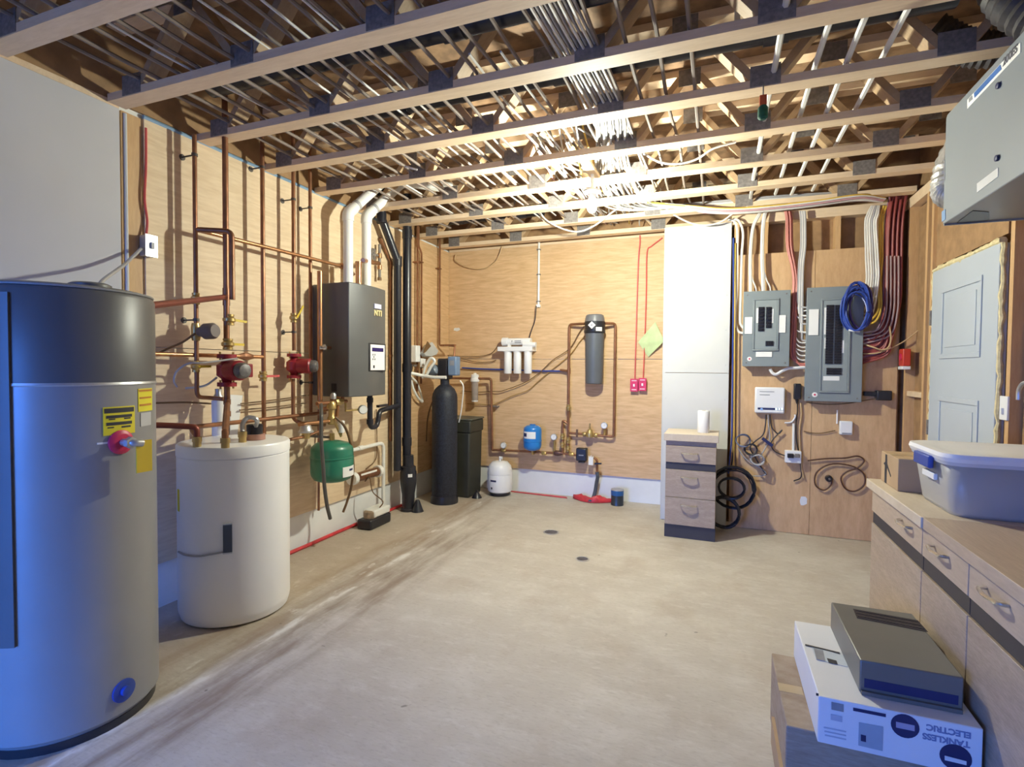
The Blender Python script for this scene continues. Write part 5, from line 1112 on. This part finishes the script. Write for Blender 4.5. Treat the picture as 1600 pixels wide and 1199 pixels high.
tag(ob('counter_worktop', MB().box(CX-.018, XR-.012, 2.242, 2.96, ZC_-.04, ZC_), PALE, None, .003), 'pale oak worktop at the door end of the right hand base cabinets', 'worktop')
tag(ob('counter_worktop', MB().box(CX-.012, XR-.012, .93, 2.24, ZC_-.04, ZC_), GREYWY, None, .0015), 'grey oak worktop on the nearer base cabinets', 'worktop')
# cardboard box with black logo, at the far end
t = thing('cardboard_box', 'small brown cardboard box with dark figure print at the far end of the worktop', 'box', (.90, 2.76, ZC_))
bx0, bx1, by0_, by1_, bz1_ = .738, 1.02, 2.685, 2.93, ax(1385, 708, .738).z
ob('carton', MB().box(bx0, bx1, by0_, by1_, ZC_+.0005, bz1_), CARD, t, .003)
ob('tape', MB().box(bx0+.001, bx1, .5*(by0_+by1_)-.022, .5*(by0_+by1_)+.022, bz1_, bz1_+.0008), mat('tan_tape', (.5,.38,.22), .3), t)
f0 = lambda u, v: (bx0-.0012, by1_-u*(by1_-by0_), ZC_+v*(bz1_-ZC_))
ob('print_bar', MB().prism([f0(.24,.02), f0(.36,.02), f0(.36,.45), f0(.24,.45)], (.001,0,0)), DARKT, t); ob('print_figure', MB().prism([f0(.16,.62), f0(.26,.70), f0(.26,.95), f0(.36,.95), f0(.38,.66), f0(.62,.35), f0(.60,.31), f0(.37,.55), f0(.36,.44), f0(.24,.44), f0(.24,.58)], (.001,0,0)), DARKT, t)
# translucent storage tote
tc = V((1.055, 2.455)); zb = ZC_+.0195 if False else ZC_+.0005
t = thing('storage_tote', 'large translucent storage tote with white lid and blue latch on the worktop', 'storage tote', (tc.x, tc.y, zb))
def rrect(cx, cy, hx, hy, r, z, n=5):
    P_ = []
    for sx, sy, a0 in ((1,1,0),(-1,1,90),(-1,-1,180),(1,-1,270)):
        for k in range(n+1):
            a = math.radians(a0+90*k/n); P_.append(V((cx+sx*(hx-r)+r*math.cos(a), cy+sy*(hy-r)+r*math.sin(a), z)))
    return P_
def loft(m, rings, cap=True):
    n = len(rings[0]); k = len(m.v); vs = [p for r in rings for p in r]
    fs = [(i*n+j, i*n+(j+1) % n, (i+1)*n+(j+1) % n, (i+1)*n+j) for i in range(len(rings)-1) for j in range(n)]
    if cap: fs += [tuple(reversed(range(n))), tuple((len(rings)-1)*n+j for j in range(n))]
    return m.add(vs, fs)
zl = 1.055
TOTE = mat('translucent_tote', (.70,.69,.66), .35, var=.03, trans=.3, alpha=.7)
hx0, hx1, hy0, hy1 = .255, .285, .165, .195
tb = ob('tub', loft(MB(), [rrect(tc.x, tc.y, hx0, hy0, .05, zb), rrect(tc.x, tc.y, hx0+.006, hy0+.006, .05, zb+.015), rrect(tc.x, tc.y, hx1, hy1, .055, zl-.02)], False).add(rrect(tc.x, tc.y, hx0, hy0, .05, zb), [tuple(reversed(range(24)))]), TOTE, t)
sd = tb.modifiers.new('wall', 'SOLIDIFY'); sd.thickness = .003; sd.offset = -1
ob('rim', loft(MB(), [rrect(tc.x, tc.y, hx1+.008, hy1+.008, .06, zl-.025), rrect(tc.x, tc.y, hx1+.012, hy1+.012, .06, zl-.012)]), mat('frosted_rim', (.6,.61,.63), .3, var=.04), t)
ob('lid', loft(MB(), [rrect(tc.x, tc.y, hx1+.014, hy1+.014, .065, zl-.012), rrect(tc.x, tc.y, hx1+.02, hy1+.02, .07, zl+.002), rrect(tc.x, tc.y, hx1+.016, hy1+.016, .066, zl+.016), rrect(tc.x, tc.y, hx1-.005, hy1-.005, .05, zl+.02), rrect(tc.x, tc.y, hx1-.03, hy1-.03, .04, zl+.012)]), WPLAST, t)
xl_ = tc.x-hx1-.014
ob('latch', MB().box(xl_-.014, xl_+.004, tc.y-.09, tc.y+.07, zl-.055, zl-.008), BLUEC, t, .006)
ob('grip', MB().box(tc.x-hx1-.004, tc.x-hx1+.01, tc.y-.07, tc.y+.05, zl-.10, zl-.075), WPLAST, t, .004)
tag(ob('dark_bag', loft(MB(), [rrect(tc.x+.05, tc.y-.01, .18, .11, .05, zb+.004), rrect(tc.x+.05, tc.y-.01, .19, .12, .06, zb+.05), rrect(tc.x+.06, tc.y, .12, .09, .05, zb+.10)]), mat('dark_fabric', (.06,.055,.07), .8, var=.4)), 'dark folded fabric lying inside the translucent tote', 'fabric')
# ---- hanging ventilator
hx, hy1_, hz0, hz1 = 1.0, 3.10, 2.06, 2.57
t = thing('ventilator_unit', 'pale grey heat recovery ventilator fixed high on the right wall', 'ventilator', (1.18, 2.7, hz0))
hy0_ = 2.02
ob('cabinet', MB().prism([(hx, hy0_, hz0), (hx, hy1_, hz0), (hx, hy1_, hz1-.012), (hx, hy1_-.012, hz1), (hx, hy0_, hz1)], (XR-.012-hx, 0, 0)), HRVG, t, .004)
ob('bottom_lip', MB().box(hx+.003, XR-.02, hy1_-.012, hy1_-.002, hz0-.008, hz0), HRVG, t)
def hv(px, py, o=.001): return ax(px, py, hx-o)
def hquad(name, pts, m, tk=.0015, o=.0005): return ob(name, MB().prism([hv(*q, o) for q in pts], (-tk, 0, 0)), m, t)
hquad('name_strip', ((1512, 156), (1595, 66), (1595, 82), (1512, 170)), PAPER)
hquad('blue_badge', ((1522, 145.5), (1563, 101), (1565, 108), (1523, 153)), mat('badge_blue', (.06,.17,.48), .4), .001, .0025)
hquad('badge_mark', ((1514, 154.5), (1519, 149), (1519.5, 155), (1514, 160.5)), GREYT, .001, .0025)
p = hv(1578, 87, .003); text('model_lettering', '200ES', .042, mat('dark_grey_lettering', (.12,.12,.14), .5), t, p, (0,-1,0), (0,0,1), .0008, .001)
hquad('corner_badge', ((1472, 331), (1477.5, 327), (1477.5, 343), (1472, 347)), mat('badge_blue_pale', (.18,.30,.50), .4))
hquad('data_plate', ((1527, 287), (1560, 262), (1560, 276), (1527, 301)), mat('pale_label', (.62,.63,.65), .4))
for (u, v) in ((1561.5, 133.5), (1559.5, 247)): ob('latch_knob', MB().lathe(hv(u, v), [(.012,0),(.012,.008),(.008,.01)], 14, (-1,0,0)), NAVY, t)
hquad('edge_seam', ((1475.5, 250), (1476.5, 249.5), (1476.5, 282), (1475.5, 282)), GREYT)
a = az(1497, 345, hz0); ob('drain_opening', MB().prism([az(1495, 348, hz0-.0005), az(1520, 329, hz0-.0005), az(1545, 331, hz0-.0005), az(1546, 343, hz0-.0005), az(1530, 348, hz0-.0005)], (0,0,-.002)), BLACK, t)
ob('mount_strap', MB().box(XR-.03, XR-.014, hy1_-.02, hy1_+.02, hz0-.12, hz1+.1), PINEZ, t)
# foil ducts behind / above
def duct(label, pts, r, m, ridges=True):
    P_ = smooth(pts, 10); rr = [r*(1+.05*(-1)**i) for i in range(len(P_))]
    return tag(ob('flexible_duct', MB().tube(P_, rr, 16), m), label, 'duct', 'ventilator ducts')
duct('crinkled foil duct leaving the far end of the ventilator', [(1.10, hy1_+.001, 2.20), (1.06, hy1_+.05, 2.21), (1.045, hy1_+.09, 2.26), (1.08, hy1_+.11, 2.42), (1.2, hy1_+.12, 2.60)], .068, FOIL)
duct('dark wrapped duct rising through the trusses above the ventilator', [(1.10, 2.45, 2.60), (1.02, 2.5, 2.72), (1.0, 2.55, 2.86), (1.1, 2.56, 2.98), (1.3, 2.56, 3.0)], .09, DFOIL)
duct('second dark wrapped duct crossing the truss bay beyond the ventilator', [(1.25, 3.02, 2.80), (1.12, 3.04, 2.82), (1.02, 3.05, 2.87), (.92, 3.05, 2.95)], .075, DFOIL)
# ---- floor boxes
zb0, zb1 = .262, .40
X0, X1, Y0, Y1 = .302, .690, 1.752, 2.255
t = thing('flat_carton', 'scuffed brown cardboard carton on the floor under the white box', 'carton', (.48, 2.1, 0))
ob('carton', MB().box(.225, .684, 1.80, 2.25, .0005, zb0-.001), wood('scuffed_cardboard', (.40,.32,.24), (.25,.175,.12), (2, 3, 14), dist=1.2, rough=.8), t, .004)
ob('flap', MB().box(.214, .2245, 1.82, 2.1, .004, .10), CARD, t)
ob('tape', MB().box(.225, .2996, 1.99, 2.04, zb0-.001, zb0-.0002), mat('tan_tape', (.5,.38,.22), .3), t)
t = thing('tankless_heater_box', 'white printed appliance box on the brown carton by the counter', 'box', (.5*(X0+X1), 2.0, zb0))
BOXW = mat('white_carton_print', (.74,.75,.78), .5, var=.03)
ob('carton', MB().box(X0, X1, Y0, Y1, zb0, zb1), BOXW, t, .003)
def F(px, py, o=.0006): return ay(px, py, Y0-o)
def fq(name, pts, m, o=.0006): return ob(name, MB().prism([F(*q, o) for q in pts], (0, -.0008, 0)), m, t)
fq('corner_mark', ((1275, 1083), (1279, 1084), (1279, 1088), (1275, 1087)), DARKT)
fq('small_picture', ((1299, 1097), (1318, 1101), (1318, 1113), (1299, 1109)), GREYT); fq('barcode', ((1298, 1116), (1316, 1120), (1316, 1129), (1298, 1125)), mat('faint_print', (.45,.48,.58), .5))
fq('print_bar', ((1333, 1106), (1384, 1116), (1384, 1121), (1333, 1111)), NAVY)
fq('product_picture', ((1342, 1129), (1380, 1136), (1379, 1174), (1341, 1165)), mat('picture_grey', (.36,.42,.50), .5)); fq('picture_detail', ((1345, 1148), (1353, 1150), (1353, 1160), (1345, 1158)), NAVY, .0016)
for k in range(3): fq('print_line', ((1287+k, 1136+6*k), (1322, 1143+6*k), (1322, 1145+6*k), (1287+k, 1138+6*k)), mat('faint_print', (1,1,1)))
def disc(px, py, r, m, o=.0006, n=24):
    c_ = F(px, py, o); return ob('round_logo', MB().lathe(c_, [(r,0),(r,.0008)], n, (0,-1,0)), m, t)
disc(1414, 1135, .0335, NAVY); fq('logo_band', ((1400, 1128), (1429, 1134), (1429, 1143), (1400, 1137)), mat('mauve_print', (.40,.36,.50), .5), .0016)
disc(1493, 1184, .036, NAVY); fq('logo_band', ((1476, 1181), (1510, 1190), (1510, 1196), (1476, 1188)), BOXW, .0016)
TX = mat('box_lettering', (.20,.24,.42), .5)
c_ = F(1482, 1143, .0008); text('title_lettering', 'ELECTRIC', .023, TX, t, c_, F(1450, 1137)-F(1510, 1149), (0,0,-1), .0005, .0008)
c_ = F(1478, 1157, .0008); text('title_lettering', 'TANKLESS', .023, TX, t, c_, F(1450, 1151)-F(1510, 1163), (0,0,-1), .0005, .0008)
def T(px, py, o=.0006): return az(px, py, zb1+o)
def tq(name, pts, m, o=.0006): return ob(name, MB().prism([T(*q, o) for q in pts], (0, 0, .0008)), m, t)
tq('shipping_label', ((1268, 1011), (1318, 1025), (1325, 1043), (1275, 1031)), mat('pale_blue_label', (.60,.66,.72), .5)); tq('label_edge', ((1258, 1007), (1312, 1020), (1312, 1022), (1258, 1009)), DARKT, .0016); tq('label_code', ((1271, 1013), (1286, 1017), (1290, 1034), (1276, 1031)), GREYT, .0016); tq('label_mark', ((1292, 1029), (1307, 1033), (1309, 1039), (1295, 1036)), DARKT, .0016)
# grey appliance cover lying on the box
gx0, gx1, gy0, gy1, gz0, gz1 = .418, .668, 1.815, 2.235, zb1+.002, .50
t = thing('appliance_cover', 'grey steel appliance cover with dark vent slots lying on the white box', 'appliance cover', (.5*(gx0+gx1), 2.0, gz0))
ob('shell', MB().box(gx0, gx1, gy0, gy1, gz0, gz1), UNITG, t, .004)
def G(px, py): return az(px, py, gz1+.0006)
ob('vent_slot', MB().prism([G(1333, 952), G(1434, 970), G(1450, 988), G(1339, 966)], (0,0,.001)), mat('slot_dark', (.03,.02,.025), .6, var=.5, scale=80), t)
for k in range(3):
    u0 = k/3+.16; q0 = G(1333, 952).lerp(G(1339, 966), u0); q1 = G(1434, 970).lerp(G(1450, 988), u0)
    ob('louvre', MB().obox(q0+V((.004,0,.0015)), q1+V((-.004,0,.0015)), .003, .002), BLACK, t)
ob('front_slot', MB().box(gx0+.012, gx1-.012, gy0-.001, gy0+.002, gz0+.018, gz0+.045), NAVY, t); ob('front_flange', MB().box(gx0+.004, gx1-.004, gy0-.010, gy0-.0005, gz0-.001, gz0+.010), UNITG, t)
# ================================================================= in the ceiling: drain pipes, cables
def xpipe(label, y, z, x0, x1, r=.045):
    t = thing('ceiling_drain', label, 'drain pipe', (.5*(x0+x1), y, z), 'black drain pipes between the trusses')
    ob('pipe', MB().tube([(x0, y, z), (x1, y, z)], r, 16), BLACKP, t)
    for k in range(3): x = x0+(x1-x0)*(.2+.3*k); ob('coupling', MB().lathe((x, y, z), [(r*1.14,-.05),(r*1.14,.05)], 16, (1,0,0)), BLACKP, t)
    for k in range(2): x = x0+(x1-x0)*(.35+.4*k); ob('hanger_strap', MB().box(x-.012, x+.012, y-r-.004, y-r-.001, z-r, 3.088), STEEL, t)
TRF = [5.275-.4877*k for k in range(13)]
xpipe('black drain pipe in the second truss bay from the camera', 2.06, 2.83, -2.5, .35, .055)
xpipe('long black drain pipe in the third truss bay from the camera', 2.56, 2.83, -2.3, .85, .057)
xpipe('black drain pipe running across the bay near the back corner', 4.99, 2.90, -2.75, -1.6, .04)
xpipe('short black drain pipe in the nearest visible truss bay', 1.57, 2.93, -2.4, -1.0, .05)
# grey heating tubes and cables stapled along the trusses
def along(label, x, z, y0, y1, r, m, grp, wob=.02, dx=0., n=7):
    pts = []
    for k in range(n):
        u_ = k/(n-1); pts.append(V((x+dx*u_+random.uniform(-wob, wob), y0+(y1-y0)*u_, z+random.uniform(-wob, wob)*.5-(.012 if k % 2 else 0))))
    return tag(ob('ceiling_cable', MB().tube(smooth(pts, 4), r, 6), m), label, 'cable', grp)
ORD = 'first second third fourth fifth sixth seventh eighth ninth tenth eleventh twelfth thirteenth fourteenth fifteenth sixteenth seventeenth eighteenth nineteenth twentieth'.split()
def ordn(i): return ORD[i] if i < 20 else ('twenty-first', 'twenty-second')[i-20]
PEX = mat('grey_brown_tubing', (.24,.19,.16), .75, var=.2)
for i in range(22):
    x = -2.62+.118*i+random.uniform(-.02, .02)
    along(ordn(i)+' grey brown heating tube from the left wall across the ceiling trusses', x, random.choice((2.735, 2.745, 2.755)), 1.0, random.uniform(4.3, 5.1), .009, PEX, 'heating tubes', .012, dx=.04)
for i in range(10):
    x = -2.3+.2*i+random.uniform(-.03, .03)
    along(ordn(i)+' white cable from the left wall strung along the ceiling trusses', x, 2.735+random.uniform(0, .06), random.choice((1.0, 2.2, 2.9)), random.uniform(4.6, 5.2), .006, WCAB, 'white ceiling cables', .025, dx=.12)
# the thick grey cable bundle heading for the panels
bd7 = thing('cable_bundle', 'thick grey cable bundle crossing the trusses to the breaker panels', 'cable bundle', (-.6, 2.9, 2.73))
for i in range(14):
    dx = (i-6.5)*.012; dz = .012*(i % 3)
    pts = [(-.62+dx, 1.2, 2.735+dz), (-.60+dx, 1.95, 2.735+dz), (-.57+dx, 2.45, 2.735+dz), (-.56+dx*1.1, 2.95, 2.735+dz), (-.66+dx*1.3, 3.5, 2.74+dz), (-.72+dx*2, 4.0, 2.74+dz), (-.70+dx*2.5, 4.45, 2.735+dz), (-.55+dx*2, 4.66, 2.73+dz), (-.15+dx, 4.72+.004*i, 2.735+dz), (.5, 4.74+.004*i, 2.73+dz), (1.1+dx, 4.80, 2.72+dz)]
    ob('cable', MB().tube(smooth([V(p) for p in pts], 5), .0072, 6), GREYC if i % 3 else WCAB, bd7)
for i in range(24):
    x0 = random.uniform(-1.15, -.75); y0 = random.uniform(2.9, 3.6)
    pts = [V((x0, y0, 2.76+random.uniform(0, .08)))]
    xx = x0
    for k in range(5):
        xx += random.uniform(-.05, .10); pts.append(V((xx, y0+(k+1)*.34, 2.735+random.uniform(0, .07))))
    tag(ob('ceiling_cable', MB().tube(smooth(pts, 5), .0055, 6), random.choice((WCAB, WCAB, WCAB, YCAB, mat('pink_jacket', (.62,.36,.40), .5), GREYC))), 'loose thin cable in the bright tangle above the bulb', 'cable', 'tangle above the bulb')
# white cables swept along the last bays towards the panels
def zc(px, py, z): return az(px, py, z)
for i in range(12):
    yy = 4.60+.03*(i % 6); zz = 2.70-.012*(i//6)-random.uniform(0, .02)
    pts = [V((-1.0+random.uniform(-.1,.1), 4.3, 2.75)), V((-.55, 4.50, 2.735)), V((-.25, yy-.03, 2.70)), V((.05, yy, zz-.03)), V((.35, yy+.03, zz-.035)), V((.7, yy+.06, zz-.02)), V((1.0, yy+.08, zz)), V((1.18, min(4.84, yy+.16), 2.66))]
    tag(ob('ceiling_cable', MB().tube(smooth(pts, 5), .0068, 6), random.choice((WCAB, WCAB, WCAB, YCAB, mat('pink_jacket', (1,1,1))))), 'pale cable sweeping under the last trusses to the breaker panels', 'cable', 'sweep to the panels')
def sag(label, pts, r=.007, m=WCAB):
    return tag(ob('ceiling_cable', MB().tube(smooth(pts, 6), r, 6), m), label, 'cable')
sag('long white cable sagging below the trusses left of the chase', [ay(842, 330, 4.60), ay(855, 345, 4.62), ay(880, 358, 4.64), ay(905, 362, 4.65), ay(930, 352, 4.64), ay(955, 333, 4.62), ay(968, 324, 4.6)])
sag('white cable sagging across the top of the drywall chase', [ay(1032, 318, 4.70), ay(1052, 335, 4.74), ay(1080, 349, 4.78), ay(1105, 352, 4.80), ay(1128, 346, 4.80), ay(1150, 330, 4.76), ay(1168, 322, 4.70)])
sag('white cable drooping from the truss over the boiler', [ay(722, 315, 4.30), ay(730, 328, 4.32), ay(738, 337, 4.33), ay(746, 328, 4.33)], .008)
sag('pale cable loop against the top of the back wall', [bw(785, 385, .03), bw(775, 408, .03), bw(755, 420, .03), bw(730, 418, .03), bw(712, 408, .03), bw(712, 398, .03)], .006, mat('tan_jacket', (1,1,1)))
sag('thin white cable arching through the trusses above the chase', [ay(1003, 238, 3.55), ay(1030, 253, 3.58), ay(1060, 256, 3.58), ay(1090, 248, 3.56), ay(1115, 232, 3.52), ay(1150, 222, 3.5)])
sag('white cable curving down beside the bulb bay', [ay(612, 243, 3.1), ay(622, 255, 3.12), ay(640, 262, 3.14), ay(652, 265, 3.16)])
for i, x in enumerate((.22, .40, .52, .66)):
    along(ordn(i)+' white pipe from the left crossing the right hand trusses', x, 2.745+.015*(i % 2), 1.6, 4.7, .013, WCAB, 'white pipes across the right hand trusses', .004, dx=.02)
# little green and red brush hung on a truss
p = az(1192, 165, 2.62)
p = V((.195, TRF[5]-.0445+.14 if False else 2.70, 2.62)); p = ay(1192, 172, 2.74)
t = thing('hanging_brush', 'small green and red brush hanging from a ceiling truss', 'brush', tuple(p))
ob('bristles', MB().lathe((p.x, p.y, p.z-.045), [(.012,0),(.022,.01),(.022,.055),(.014,.065)], 12), mat('dark_green_bristle', (.01,.10,.06), .7, var=.4, scale=60), t); ob('red_handle', MB().box(p.x-.015, p.x+.015, p.y-.012, p.y+.012, p.z+.021, p.z+.065), mat('orange_red', (.5,.08,.03), .5), t)
ob('hook', MB().tube([(p.x, p.y, p.z+.06), (p.x, p.y, 2.68), (p.x, 2.765, 2.73)], .003, 6), DSTEEL, t)
tag(ob('flexible_duct', MB().tube(smooth([V((-1.95, .95, 2.92)), V((-1.75, 1.25, 2.93)), V((-1.45, 1.55, 2.95))], 8), .07, 14), DFOIL), 'dark wrapped duct in the near bays at the top left', 'duct')
for yy, lab in ((2.05, 'silver strap line in the second bay near the left wall'), (3.02, 'silver strap line in the fourth bay near the left wall')):
    pass
